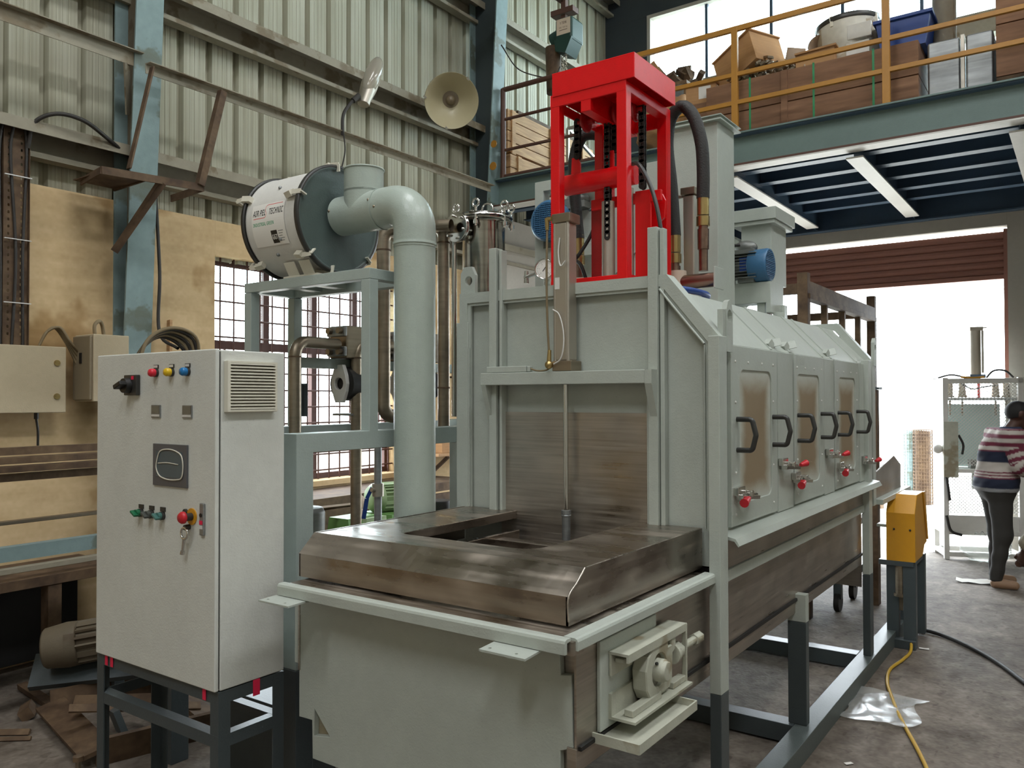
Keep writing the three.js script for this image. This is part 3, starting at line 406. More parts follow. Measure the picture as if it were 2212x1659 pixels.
// ---------- red lift tower on the roof of the washer ----------
{ const t = thing('lift_tower', 'bright red chain lift tower standing on the washing machine roof', 'tower', [-1.78, 2.14, -3.31]), R = M.red;
  const x0 = -1.975, x1 = -1.592, z0 = -3.09, z1 = -3.54, w = 0.048, yb = 2.14, yt = 3.03;
  for (const [x, z] of [[x0, z0 - w], [x1 - w, z0 - w], [x0, z1], [x1 - w, z1]]) part(t, 'post', box(x, x + w, yb, yt, z, z + w), R);
  part(t, 'base_frame', [box(x0, x1, yb, 2.225, z0 - 0.012, z0), box(x0, x1, yb, 2.225, z1, z1 + 0.012), box(x1 - 0.012, x1, yb, 2.225, z1, z0), box(x0, x0 + 0.012, yb, 2.225, z1, z0), ext('xz', [[x1 - w, z0 - w], [x1 - w + 0.002, z0 - w - 0.08], [x1, z0 - w - 0.08], [x1, z0 - w]], 2.215, 2.225)], R);
  part(t, 'head_frame', [box(x0, x1, yt - 0.025, 3.062, z0 - 0.012, z0 + 0.001), box(x1 - 0.012, x1 + 0.001, yt - 0.025, 3.05, z1, z0), box(x1 - 0.05, x1, yt - 0.025, yt - 0.015, z1, z0), box(x0, x0 + 0.012, yt - 0.025, 3.05, z1, z0), box(x0, x1, yt - 0.06, 3.05, z1, z1 + 0.012)], R);
  part(t, 'cap', [box(-1.962, -1.55, 3.05, 3.157, z0 - 0.004, z0 + 0.006), box(-1.556, -1.55, 3.05, 3.157, -3.5, z0), box(-1.962, -1.956, 3.05, 3.157, -3.5, z0), box(-1.962, -1.55, 3.15, 3.158, -3.5, z0 + 0.006), box(-1.962, -1.55, 3.05, 3.157, -3.5, -3.494)], R);
  part(t, 'hanger_channel', [box(-1.815, -1.765, 2.955, 3.02, z0 - 0.013, z0 - 0.001), box(-1.815, -1.765, 2.955, 2.965, z1, z0), box(-1.815, -1.809, 2.955, 3.05, z1, z0), box(-1.771, -1.765, 2.955, 3.05, z1, z0)], R);
  const sp = (x, z) => lathe([[0, -0.01], [0.042, -0.01], [0.05, -0.004], [0.05, 0.004], [0.042, 0.01], [0, 0.01]], V(x, 2.99, z), V(1, 0, 0), 20);
  for (const x of [-1.91, -1.745, -1.655]) part(t, 'sprocket', [sp(x, -3.3), cyl(V(x - 0.04, 2.99, -3.3), V(x + 0.04, 2.99, -3.3), 0.014)], M.redDark);
  part(t, 'guide_column', box(-1.915, -1.875, 2.225, 2.97, -3.52, -3.48), R);
  part(t, 'cross_tube', [cyl(V(-2.02, 2.705, -3.3), V(-1.655, 2.705, -3.3), 0.048, 0.048, 32)], R);
  part(t, 'chain_lug', [ext('xy', [[-1.99, 2.74], [-1.94, 2.74], [-1.94, 2.8], [-1.955, 2.83], [-1.985, 2.83]], -3.305, -3.295), ext('xy', [[-1.8, 2.74], [-1.765, 2.74], [-1.765, 2.83], [-1.8, 2.83]], -3.305, -3.295)], R);
  part(t, 'carriage_bar', box(-1.92, -1.56, 2.585, 2.635, -3.38, -3.36), R);
  part(t, 'carriage_plate', ext('xy', [[-1.685, 2.225], [-1.61, 2.225], [-1.61, 2.64], [-1.685, 2.64]], -3.37, -3.355), R);
  part(t, 'carriage_plate', ext('xy', [[-1.64, 2.2], [-1.6, 2.2], [-1.6, 2.5], [-1.575, 2.52], [-1.57, 2.6], [-1.585, 2.63], [-1.64, 2.65]], -3.44, -3.425), R);
  part(t, 'carriage_plate', ext('xy', [[-1.955, 2.2], [-1.9, 2.2], [-1.9, 2.61], [-1.955, 2.61]], -3.44, -3.425), M.redDark);
  part(t, 'lift_cylinder', [cyl(V(-1.8, 2.22, -3.31), V(-1.8, 2.6, -3.31), 0.03, 0.03, 20), cyl(V(-1.715, 2.22, -3.36), V(-1.715, 2.66, -3.36), 0.018, 0.018, 14)], M.alu);
  part(t, 'lift_rod', [cyl(V(-1.8, 2.6, -3.31), V(-1.8, 2.7, -3.31), 0.012, 0.012, 12), cbox(-1.8, 2.675, -3.31, 0.05, 0.03, 0.05)], M.brass);
  const link = (x, y, z) => { const o = []; for (const s of [-1, 1]) o.push(ext('xy', rrect(x - 0.0145, x + 0.0145, y - 0.002, y + 0.042, 0.014), z + s * 0.009 - 0.0018, z + s * 0.009 + 0.0018, [circle(x, y + 0.02, 0.0062)])); return o; };
  const chain = (x, z, a, b) => { const l = []; for (let y = a; y < b; y += 0.03) l.push(...link(x, y, z)); part(t, 'chain', l, M.rubber); };
  chain(-1.955, -3.3, 2.82, 2.99); chain(-1.79, -3.29, 2.42, 2.95); chain(-1.775, -3.33, 2.83, 2.98); chain(-1.62, -3.3, 2.63, 2.99);
  part(t, 'hydraulic_hose', tube([[-1.62, 2.72, -3.2], [-1.57, 2.7, -3.16], [-1.5, 2.58, -3.14], [-1.45, 2.4, -3.12], [-1.44, 2.2, -3.12]], 0.009, 10), M.plastic);
}
// rubber air hoses with brass couplings
const fitting = (t, x, z, y0, y1) => {
  part(t, 'coupling', [cyl(V(x, y1 - 0.1, z), V(x, y1, z), 0.028, 0.028, 18), cyl(V(x, y1 - 0.15, z), V(x, y1 - 0.105, z), 0.031, 0.031, 6)], M.brass);
  part(t, 'pipe_nipple', [cyl(V(x, y0, z), V(x, y1 - 0.15, z), 0.022, 0.022, 18), cyl(V(x, y1 - 0.26, z), V(x, y1 - 0.165, z), 0.027, 0.027, 18)], M.copper);
};
{ const z = -3.62, t = thing('air_hose', 'big black rubber hose arching up at the right of the red tower', 'hose', [-1.6, 2.2, z]);
  part(t, 'hose', tube([[-1.61, 2.47, z], [-1.625, 2.7, z], [-1.645, 2.94, z], [-1.62, 3.05, z], [-1.57, 3.085, z], [-1.52, 3.04, z], [-1.475, 2.9, z], [-1.465, 2.75, z], [-1.467, 2.63, z]], 0.03, 16, 60), M.rubber);
  fitting(t, -1.61, z, 2.28, 2.49); fitting(t, -1.467, z, 2.29, 2.65);
  part(t, 'insulating_sleeve', cyl(V(-1.6, 2.17, z), V(-1.6, 2.3, z), 0.048, 0.045, 22), M.porcelain);
  part(t, 'header_pipe', cyl(V(-1.6, 2.245, z), V(-1.4, 2.245, z), 0.034, 0.034, 20), M.copper); part(t, 'end_flange', box(-1.4, -1.39, 2.2, 2.3, z - 0.06, z + 0.05), M.grey); }
{ const z = -3.55, t = thing('air_hose', 'big black rubber hose arching behind the left posts of the red tower', 'hose', [-2.1, 2.2, z]);
  part(t, 'hose', tube([[-2.1, 2.5, z], [-2.115, 2.65, z], [-2.125, 2.8, z], [-2.12, 2.93, z], [-2.07, 3.02, z], [-2.0, 3.02, z - 0.05], [-1.95, 2.95, z - 0.1], [-1.95, 2.8, z - 0.1]], 0.03, 16, 60), M.rubber);
  fitting(t, -2.1, z, 2.24, 2.52); part(t, 'insulating_sleeve', cyl(V(-2.1, 2.17, z), V(-2.1, 2.3, z), 0.048, 0.045, 22), M.porcelain); }
{ const t = thing('air_hose', 'thin black loop of cable beside the left rubber hose', 'cable', [-2.1, 2.2, -3.6]); part(t, 'hose', tube([[-2.12, 2.68, -3.7], [-2.03, 2.66, -3.6], [-1.99, 2.52, -3.5], [-2.04, 2.4, -3.45], [-2.06, 2.38, -3.45], [-2.0, 2.34, -3.4], [-1.96, 2.24, -3.4]], 0.009, 10), M.rubber); }
{ const t = thing('pneumatic_cylinder', 'slim aluminium cylinder standing behind the right rubber hose', 'cylinder', [-1.56, 2.14, -3.7]); part(t, 'barrel', box(-1.605, -1.545, 2.15, 2.68, -3.76, -3.7, 0.008), M.alu); part(t, 'end_cap', box(-1.612, -1.538, 2.68, 2.715, -3.77, -3.69), M.pipe); part(t, 'air_fitting', cyl(V(-1.66, 2.68, -3.72), V(-1.61, 2.68, -3.72), 0.012, 0.008, 10), M.alu); }
{ const t = thing('pressure_gauge', 'round chrome pressure gauge with white dial at the gate cylinder', 'gauge', [-2.13, 2.2, -3.25]), c = V(-2.11, 2.31, -3.25), n = V(0.3, 0, 1).normalize();
  part(t, 'case', [lathe([[0, -0.02], [0.046, -0.02], [0.05, -0.01], [0.05, 0.008], [0.046, 0.012], [0.042, 0.006]], c, n, 32), cyl(V(-2.11, 2.27, -3.26), V(-2.11, 2.21, -3.26), 0.009, 0.009, 10)], M.chrome);
  const cv = document.createElement('canvas'); cv.width = cv.height = 256; const q = cv.getContext('2d'); q.fillStyle = '#e8e6de'; q.fillRect(0, 0, 256, 256); q.strokeStyle = q.fillStyle = '#222'; q.lineWidth = 4; q.font = '20px sans-serif'; q.textAlign = 'center';
  for (let k = 0; k <= 20; k++) { const a = Math.PI * (0.75 + 1.5 * k / 20), r = k % 4 ? 100 : 92; q.beginPath(); q.moveTo(128 + 110 * Math.cos(a), 128 + 110 * Math.sin(a)); q.lineTo(128 + r * Math.cos(a), 128 + r * Math.sin(a)); q.stroke(); if (k % 4 === 0) q.fillText(String(k / 2), 128 + 74 * Math.cos(a), 135 + 74 * Math.sin(a)); }
  const dt = new THREE.CanvasTexture(cv); dt.colorSpace = THREE.SRGBColorSpace; const dg = new THREE.CircleGeometry(0.043, 32).applyQuaternion(new THREE.Quaternion().setFromUnitVectors(V(0, 0, 1), n)).translate(c.x + n.x * 0.007, c.y, c.z + n.z * 0.007).toNonIndexed(), uvk = dg.attributes.uv.clone(); const dm = new THREE.Mesh(dg.translate(2.13, -2.2, 3.25), std({ map: dt, roughness: 0.4 })); dm.name = 'dial'; t.add(dm);
  part(t, 'needle', bar(c.clone().add(V(-0.018 + n.x * 0.009, -0.02, n.z * 0.009)), c.clone().add(V(0.012 + n.x * 0.009, 0.014, n.z * 0.009)), 0.003, 0.0015), M.black);
  part(t, 'hose_tee', [cyl(V(-2.26, 2.29, -3.3), V(-2.16, 2.3, -3.27), 0.008, 0.008, 10), cyl(V(-2.25, 2.26, -3.3), V(-2.25, 2.32, -3.3), 0.013, 0.01, 12)], M.chrome); }
{ const t = thing('terminal_box', 'flat grey tray bracket below the pressure gauge', 'bracket', [-2.28, 2.19, -3.35]); part(t, 'shelf', [box(-2.42, -2.14, 2.225, 2.232, -3.42, -3.28), box(-2.42, -2.14, 2.2, 2.232, -3.285, -3.28)], M.skid); part(t, 'stem', box(-2.26, -2.22, 2.14, 2.225, -3.37, -3.33), M.grey); }
// centrifugal blower with blue motor
{ const t = thing('blower', 'grey blower casing with blue motor cowl on the washer roof behind the red tower', 'blower', [-2.15, 2.14, -4.2]), G = M.grey;
  part(t, 'scroll_casing', [ext('xy', (() => { const P = []; for (let k = 0; k <= 30; k++) { const a = -0.4 + (k / 30) * Math.PI * 1.6, r = 0.3 + 0.06 * (k / 30); P.push([-2.22 + r * Math.cos(a) * 0.9, 2.66 + r * Math.sin(a)]); } return P; })(), -4.2, -4.03), box(-2.2, -1.88, 2.2, 2.98, -4.3, -4.04)], G);
  part(t, 'support_frame', [box(-2.62, -2.56, 2.16, 2.94, -4.0, -3.93), box(-2.62, -2.2, 2.89, 2.95, -4.0, -3.93), box(-2.62, -2.2, 2.49, 2.56, -4.0, -3.93), ext('xy', [[-2.56, 2.56], [-2.3, 2.56], [-2.3, 2.6], [-2.56, 2.6]], -3.99, -3.96), box(-2.62, -2.56, 2.14, 2.2, -4.4, -3.93)], G);
  part(t, 'base_plate', box(-2.6, -1.9, 2.14, 2.2, -4.42, -4.0), G);
  const mz = -3.9, mc = V(-2.49, 2.7, mz);
  part(t, 'motor_body', [cyl(V(-2.49, 2.7, -4.06), V(-2.49, 2.7, -3.95), 0.095, 0.095, 24), box(-2.52, -2.4, 2.79, 2.83, -4.05, -3.95)], M.motorGrey);
  const cowl = part(t, 'motor_cowl', lathe([[0.1, -0.05], [0.115, -0.04], [0.118, 0.03], [0.105, 0.045], [0.098, 0.046], [0.098, 0.04], [0, 0.038]], mc, V(0, 0, 1), 32), M.blue);
  const gl = []; for (let k = -8; k <= 8; k++) { const o = k * 0.0115, h = Math.sqrt(Math.max(0, 0.0096 - o * o)); gl.push(box(-2.49 + o - 0.0025, -2.49 + o + 0.0025, 2.7 - h, 2.7 + h, mz + 0.04, mz + 0.047, 0), box(-2.49 - h, -2.49 + h, 2.7 + o - 0.0025, 2.7 + o + 0.0025, mz + 0.042, mz + 0.048, 0)); } part(cowl, 'grille', gl, M.blue);
  part(t, 'terminal_cover', [sph(V(-2.36, 2.83, -4.0), 0.06, 1.1, 0.6, 0.8), box(-2.42, -2.3, 2.77, 2.81, -4.05, -3.95)], M.motorGrey); }
const trunk = (name, label, x0, x1, y0, y1, z0, z1, f) => { const t = thing(name, label, 'duct', [(x0 + x1) / 2, y0, (z0 + z1) / 2]);
  part(t, 'duct_body', box(x0, x1, y0, y1 - 0.01, z0, z1, 0.004), M.grey);
  part(t, 'top_flange', [box(x0 - f, x1 + f, y1 - 0.006, y1, z0 - f, z1 + f, 0), box(x0 - f, x1 + f, y1 - 0.03, y1 - 0.02, z0 - f, z1 + f, 0), box(x0 - f * 0.4, x1 + f * 0.4, y1 - 0.02, y1 - 0.006, z0 - f * 0.4, z1 + f * 0.4, 0)], M.duct); return t; };
trunk('exhaust_duct', 'tall square grey exhaust duct right behind the rubber hose', -1.885, -1.618, 2.13, 3.215, -4.45, -4.2, 0.03);
{ const t = thing('blower', 'rear blower with square grey outlet and blue motor at the back of the washer roof', 'blower', [-1.65, 2.14, -5.05]), G = M.grey;
  part(t, 'outlet_duct', [box(-1.77, -1.58, 2.4, 2.8, -5.28, -4.98, 0.004), box(-1.82, -1.55, 2.76, 2.785, -5.32, -4.95)], G); part(t, 'outlet_cap', box(-1.83, -1.54, 2.785, 2.86, -5.34, -4.94), G);
  part(t, 'scroll_casing', [ext('xy', (() => { const P = []; for (let k = 0; k <= 24; k++) { const a = (k / 24) * Math.PI * 2; P.push([-1.95 + 0.22 * Math.cos(a), 2.5 + 0.26 * Math.sin(a)]); } return P; })(), -5.25, -5.0)], G);
  part(t, 'stand', [box(-1.78, -1.53, 2.26, 2.385, -4.94, -4.8), box(-1.56, -1.53, 2.2, 2.385, -5.05, -4.8), box(-1.79, -1.755, 2.14, 2.62, -4.84, -4.8), box(-1.62, -1.57, 2.14, 2.26, -4.86, -4.82), cyl(V(-1.5, 2.135, -4.86), V(-1.5, 2.2, -4.86), 0.035, 0.035, 16), box(-1.54, -1.51, 2.14, 2.26, -5.06, -5.0)], G);
  const c = V(-1.6, 2.485, -4.83);
  part(t, 'motor_body', [cyl(V(-1.78, 2.485, -4.83), V(-1.6, 2.485, -4.83), 0.075, 0.075, 24), ...[...Array(9).keys()].map((k) => box(-1.75, -1.6, 2.41 + k * 0.018, 2.415 + k * 0.018, -4.83, -4.745, 0)), box(-1.74, -1.62, 2.55, 2.585, -4.88, -4.78), box(-1.72, -1.62, 2.385, 2.42, -4.88, -4.77)], M.motorGrey);
  part(t, 'terminal_cover', [sph(V(-1.69, 2.6, -4.83), 0.06, 1.25, 0.75, 0.9)], M.motorGrey); part(t, 'motor_lead', tube([[-1.7, 2.61, -4.76], [-1.74, 2.6, -4.73], [-1.745, 2.54, -4.73], [-1.74, 2.5, -4.75]], 0.009, 8), M.rubber);
  const cowl = part(t, 'motor_cowl', lathe([[0.08, -0.06], [0.098, -0.05], [0.1, 0.05], [0.094, 0.062], [0.088, 0.06], [0, 0.056]], c, V(1, 0, 0), 32), M.blue);
  const gl = []; for (let k = -8; k <= 8; k++) { const o = k * 0.0105, h = Math.sqrt(Math.max(0, 0.0078 - o * o)); gl.push(box(c.x + 0.055, c.x + 0.064, c.y + o - 0.003, c.y + o + 0.003, c.z - h, c.z + h, 0)); } part(cowl, 'grille', gl, M.blue);
  part(t, 'name_plate', box(-1.7, -1.64, 2.45, 2.53, -4.754, -4.75, 0), M.blueDeep); }

// ---------- pump skid on the left ----------
{ const t = thing('pump_skid', 'pale grey welded frame carrying pumps pipes and the air filter drum', 'frame', [-3.06, 0, -3.2]), S = M.skid;
  part(t, 'post', box(-2.71, -2.62, 0.6, 1.555, -2.28, -2.19), S); part(t, 'post_foot', box(-2.71, -2.62, 0, 0.6, -2.28, -2.19), M.dark);
  for (const [x, z] of [[-3.58, -2.28], [-2.71, -4.4], [-3.58, -4.4]]) { part(t, 'post', box(x, x + 0.09, 0.6, 1.555, z, z + 0.09), S); part(t, 'post_foot', box(x, x + 0.09, 0, 0.6, z, z + 0.09), M.dark); }
  part(t, 'deck_beam', box(-2.71, -2.62, 1.475, 1.555, -4.4, -2.19), S); part(t, 'deck_beam', box(-3.58, -3.5, 1.475, 1.55, -4.4, -2.19), S); part(t, 'deck_beam', box(-3.5, -2.71, 1.475, 1.55, -2.28, -2.2), S);
  for (const [x, z] of [[-3.515, -2.655], [-2.675, -2.655], [-3.515, -2.93], [-2.675, -2.93]]) part(t, 'stand_leg', box(x, x + 0.055, 1.55, 2.235, z, z + 0.055), S);
  part(t, 'stand_top', [box(-3.515, -2.62, 2.235, 2.285, -2.655, -2.6), box(-3.515, -2.62, 2.235, 2.285, -2.93, -2.875), box(-3.515, -3.46, 2.235, 2.285, -2.93, -2.6), box(-2.675, -2.62, 2.235, 2.285, -2.93, -2.6), box(-3.3, -3.24, 2.25, 2.284, -2.9, -2.63, 0), box(-3.12, -3.06, 2.25, 2.284, -2.9, -2.63, 0)], S);
  part(t, 'pump_rail', box(-3.47, -3.41, 1.862, 1.918, -4.35, -2.84), S); part(t, 'angle_stub', box(-3.52, -3.44, 1.6, 1.78, -2.95, -2.945), M.dark); }
const pumpAt = (z, label) => { const t = thing('plate_pump', label, 'pump', [-3.4, 1.918, z], 'pumps on the rail of the skid'), x = -3.4;
  part(t, 'suction_block', [box(x - 0.07, x + 0.07, 1.92, 2.1, z - 0.34, z, 0.008)], M.pipe);
  const fl = part(t, 'split_flange', [box(x - 0.07, x + 0.075, 1.93, 1.985, z, z + 0.02, 0.006), box(x - 0.07, x + 0.075, 2.04, 2.095, z, z + 0.02, 0.006)], M.galv);
  const b = []; for (const dx of [-0.035, 0.045]) for (const y of [1.955, 2.07]) b.push(cyl(V(x + dx, y, z + 0.02), V(x + dx, y, z + 0.045), 0.017, 0.017, 12)); part(fl, 'bolt', b, M.pipe);
  part(t, 'pump_body', [cyl(V(x, 1.78, z - 0.3), V(x, 1.78, z - 0.03), 0.095, 0.095, 24), box(x - 0.05, x + 0.05, 1.84, 1.93, z - 0.3, z - 0.1)], M.black);
  part(t, 'port_flange', ext('xy', [[x - 0.03, 1.675], [x + 0.03, 1.675], [x + 0.042, 1.7], [x + 0.055, 1.735], [x + 0.062, 1.78], [x + 0.055, 1.825], [x + 0.042, 1.86], [x + 0.03, 1.885], [x - 0.03, 1.885], [x - 0.042, 1.86], [x - 0.055, 1.825], [x - 0.062, 1.78], [x - 0.055, 1.735], [x - 0.042, 1.7]], z - 0.03, z - 0.005, [circle(x, 1.78, 0.034)], 0.003), M.white);
  part(t, 'foot', box(x - 0.09, x + 0.06, 1.6, 1.615, z - 0.25, z - 0.04), M.galv); return t; };
pumpAt(-3.13, 'front hydraulic pump with white oval port flange on the skid rail'); pumpAt(-3.6, 'rear hydraulic pump half hidden by the big grey duct');
const pipeThing = (label, list, r, R, joints, mat = M.pipe) => { const b = pts(list)[0], t = thing('steel_pipe', label, 'pipe', [b.x, b.y, b.z]); part(t, 'tube', pipe(list, r, R), mat); if (joints) part(t, 'weld_ring', joints.map(([a, d]) => cyl(V(...a), V(...a).add(V(...d).multiplyScalar(0.008)), r + 0.003, r + 0.003, 20)), M.rustFrame); return t; };
pipeThing('brown stainless pipe bending into the front pump', [[-3.35, 1.0, -2.79], [-3.35, 1.995, -2.79], [-3.37, 1.995, -3.1]], 0.031, 0.075, [[[-3.35, 1.91, -2.79], [0, 1, 0]]]);
pipeThing('brown stainless pipe bending into the rear pump, beside the stand leg', [[-3.35, 0.55, -3.22], [-3.35, 2.005, -3.22], [-3.38, 2.005, -3.58]], 0.031, 0.075, [[[-3.35, 1.92, -3.22], [0, 1, 0]]]);
pipeThing('brown stainless riser behind the big grey duct', [[-3.13, 1.6, -3.45], [-3.13, 1.6, -3.21], [-3.13, 2.62, -3.21], [-3.0, 2.63, -3.3]], 0.037, 0.07, [[[-3.13, 2.5, -3.21], [0, 1, 0]]]);
pipeThing('brown stainless riser right of the big grey duct, bent into the flange', [[-2.83, 1.52, -3.36], [-2.83, 2.61, -3.36], [-2.83, 2.61, -3.25], [-2.71, 2.6, -3.28]], 0.032, 0.05, [[[-2.83, 2.53, -3.36], [0, 1, 0]], [[-2.83, 1.75, -3.36], [0, 1, 0]]]);
{ const t = thing('valve_pipe', 'thin galvanised pipe with blue lever ball valve', 'valve', [-3.2, 0.6, -3.24]); part(t, 'tube', cyl(V(-3.2, 0.6, -3.24), V(-3.2, 1.48, -3.24), 0.021, 0.021, 16), M.galv);
  part(t, 'valve_body', [cyl(V(-3.2, 1.16, -3.24), V(-3.2, 1.23, -3.24), 0.032, 0.032, 8), cyl(V(-3.2, 1.19, -3.24), V(-3.2, 1.2, -3.19), 0.012, 0.012, 10)], M.alu); part(t, 'lever', [bar(V(-3.205, 1.21, -3.2), V(-3.235, 1.15, -3.19), 0.02, 0.006), bar(V(-3.235, 1.15, -3.19), V(-3.25, 1.04, -3.18), 0.022, 0.008)], M.blueDeep); }
// big painted duct from the drum down behind the tray
{ const t = thing('vent_pipe', 'thick pale green grey pipe with elbow from the air filter drum', 'pipe', [-2.5, 0.9, -2.76]), z = -2.76, x = -2.495, y = 2.585, r = 0.094;
  part(t, 'riser', cyl(V(x, 0.8, z), V(x, 2.4, z), r, r, 40), M.duct);
  part(t, 'elbow', pipe([[x, 2.38, z], [x, y, z], [-2.68, y, z]], r + 0.002, 0.125, 40), M.duct);
  part(t, 'joint_ring', [cyl(V(x, 2.392, z), V(x, 2.404, z), r + 0.006, r + 0.004, 40), cyl(V(-2.69, y, z), V(-2.696, y, z), r + 0.004, r + 0.004, 40)], M.duct);
  part(t, 'tee_run', cyl(V(-2.67, y, z), V(-2.97, y, z), r, r, 40), M.duct);
  const stub = part(t, 'tee_stub', [cyl(V(-2.82, y, z), V(-2.82, 2.79, z), r, r, 40, true), cyl(V(-2.82, y + 0.09, z), V(-2.82, y + 0.1, z), r, r, 40)], M.duct);
  part(stub, 'rim', tor(V(-2.82, 2.788, z), r, 0.005, 'y', 40, 6), M.duct);
  part(t, 'screw', [[-0.96, 0.1], [-0.7, 0.3], [-0.66, -0.1]].map(([dx, a]) => sph(V(-2 + dx, y + r * Math.sin(a), z + r * Math.cos(a)), 0.007, 1, 1, 1, 8)), M.pipe); }
// white air filter drum
{ const t = thing('air_filter_drum', 'white filter drum with dark green lid and clamp latches', 'drum', [-3.2, 2.285, -2.76]), c = V(-3.2, 2.57, -2.76), r = 0.255, xa = -2.985, xb = -3.39;
  part(t, 'barrel', lathe([[0.2, xb + 3.2], [r - 0.006, xb + 3.2], [r - 0.003, xb + 3.215], [r - 0.006, xb + 3.23], [r - 0.006, xa + 3.18], [r, xa + 3.2]], c, V(1, 0, 0), 64), M.white);
  part(t, 'lid', [lathe([[r + 0.004, 0.2], [r + 0.004, 0.214], [r - 0.008, 0.216], [r - 0.012, 0.206], [0, 0.206]], c, V(1, 0, 0), 64)], M.drumLid);
  part(t, 'clamp_band', [lathe([[r, 0.193], [r + 0.012, 0.194], [r + 0.013, 0.215], [r + 0.002, 0.218], [r - 0.004, 0.212]], c, V(1, 0, 0), 64)], M.plastic);
  part(t, 'rear_band', [lathe([[r - 0.004, -0.19], [r + 0.008, -0.188], [r + 0.008, -0.205], [0.0, -0.207]], c, V(1, 0, 0), 64)], M.plastic);
  for (const [x, list] of [[0.15, [2.72, 0.35, -0.78, 1.5, -2.4, -1.35]], [-0.185, [0.42, -0.9, 2.6, 1.7, -1.7]]]) for (const a of list) { const dy = Math.sin(a), dz = Math.cos(a), p = (dx, rr) => V(-3.2 + x + dx, 2.57 + rr * dy, -2.76 + rr * dz); const s = x > 0 ? 1 : -1;
    part(t, 'latch', [bar(p(-0.03 * s, r + 0.006), p(0.02 * s, r + 0.016), 0.028, 0.028, Math.atan2(dy, dz)), bar(p(0.01 * s, r + 0.02), p(0.075 * s, r + 0.014), 0.022, 0.005), bar(p(0.072 * s, r + 0.016), p(0.072 * s, r - 0.02), 0.02, 0.006)], M.vent); }
  part(t, 'rivet', [[0.02, 0.62], [-0.02, -0.75], [0.05, -0.45]].map(([dx, a]) => sph(V(-3.2 + dx, 2.57 + (r - 0.005) * Math.sin(a), -2.76 + (r - 0.005) * Math.cos(a)), 0.01, 1, 1, 1, 8)), M.galv);
  part(t, 'saddle', [bar(V(-3.17, 2.29, -2.64), V(-3.17, 2.36, -2.6), 0.075, 0.004), bar(V(-3.06, 2.29, -2.64), V(-3.06, 2.36, -2.6), 0.075, 0.004), box(-3.25, -3.0, 2.285, 2.3, -2.9, -2.63)], M.vent);
  // printed sticker wrapped on the barrel
  const cv = document.createElement('canvas'); cv.width = 1024; cv.height = 640; const q = cv.getContext('2d'); q.fillStyle = '#e7e4de'; q.fillRect(0, 0, 1024, 640);
  q.strokeStyle = '#d43b32'; q.lineWidth = 9; q.beginPath(); q.moveTo(60, 215); q.lineTo(400, 215); q.bezierCurveTo(470, 210, 470, 150, 440, 120); q.bezierCurveTo(420, 60, 450, 30, 520, 28); q.lineTo(960, 28); q.stroke();
  q.fillStyle = '#2b2b2b'; q.font = 'italic bold 128px sans-serif'; q.fillText('AIR PEL', 36, 180, 400); q.fillText('TECHNIC', 540, 180, 440); q.fillStyle = '#2f9468'; q.font = 'bold 72px sans-serif'; q.fillText('INDUSTRIAL GREEN', 40, 330, 660);
  q.fillStyle = '#1c1b1a'; q.fillRect(560, 420, 190, 190); q.fillStyle = '#e7e4de'; q.font = 'bold 100px sans-serif'; q.textAlign = 'center'; q.fillText('GGT', 655, 552, 165); q.fillStyle = '#8a8a86'; q.textAlign = 'left'; q.font = '30px sans-serif'; for (let k = 0; k < 5; k++) q.fillRect(790, 432 + k * 36, 150 - (k % 3) * 24, 12);
  const st = new THREE.CanvasTexture(cv); st.colorSpace = THREE.SRGBColorSpace; st.anisotropy = 8;
  const g = new THREE.BufferGeometry(), P = [], U = [], a0 = 0.28, a1 = -0.55, X0 = -3.335, X1 = -3.095, n = 16, rr = r - 0.0035; for (let k = 0; k < n; k++) for (const [i, j] of [[0, 0], [1, 0], [1, 1], [0, 0], [1, 1], [0, 1]]) { const f = (k + j) / n, a = a1 + (a0 - a1) * f; P.push(X0 + (X1 - X0) * i + 3.2, 2.57 + rr * Math.sin(a) - 2.285, -2.76 + rr * Math.cos(a) + 2.76); U.push(i, f); }
  g.setAttribute('position', new THREE.Float32BufferAttribute(P, 3)); g.setAttribute('uv', new THREE.Float32BufferAttribute(U, 2)); g.computeVertexNormals(); const m = new THREE.Mesh(g, std({ map: st, roughness: 0.5 })); m.name = 'sticker'; t.add(m); }
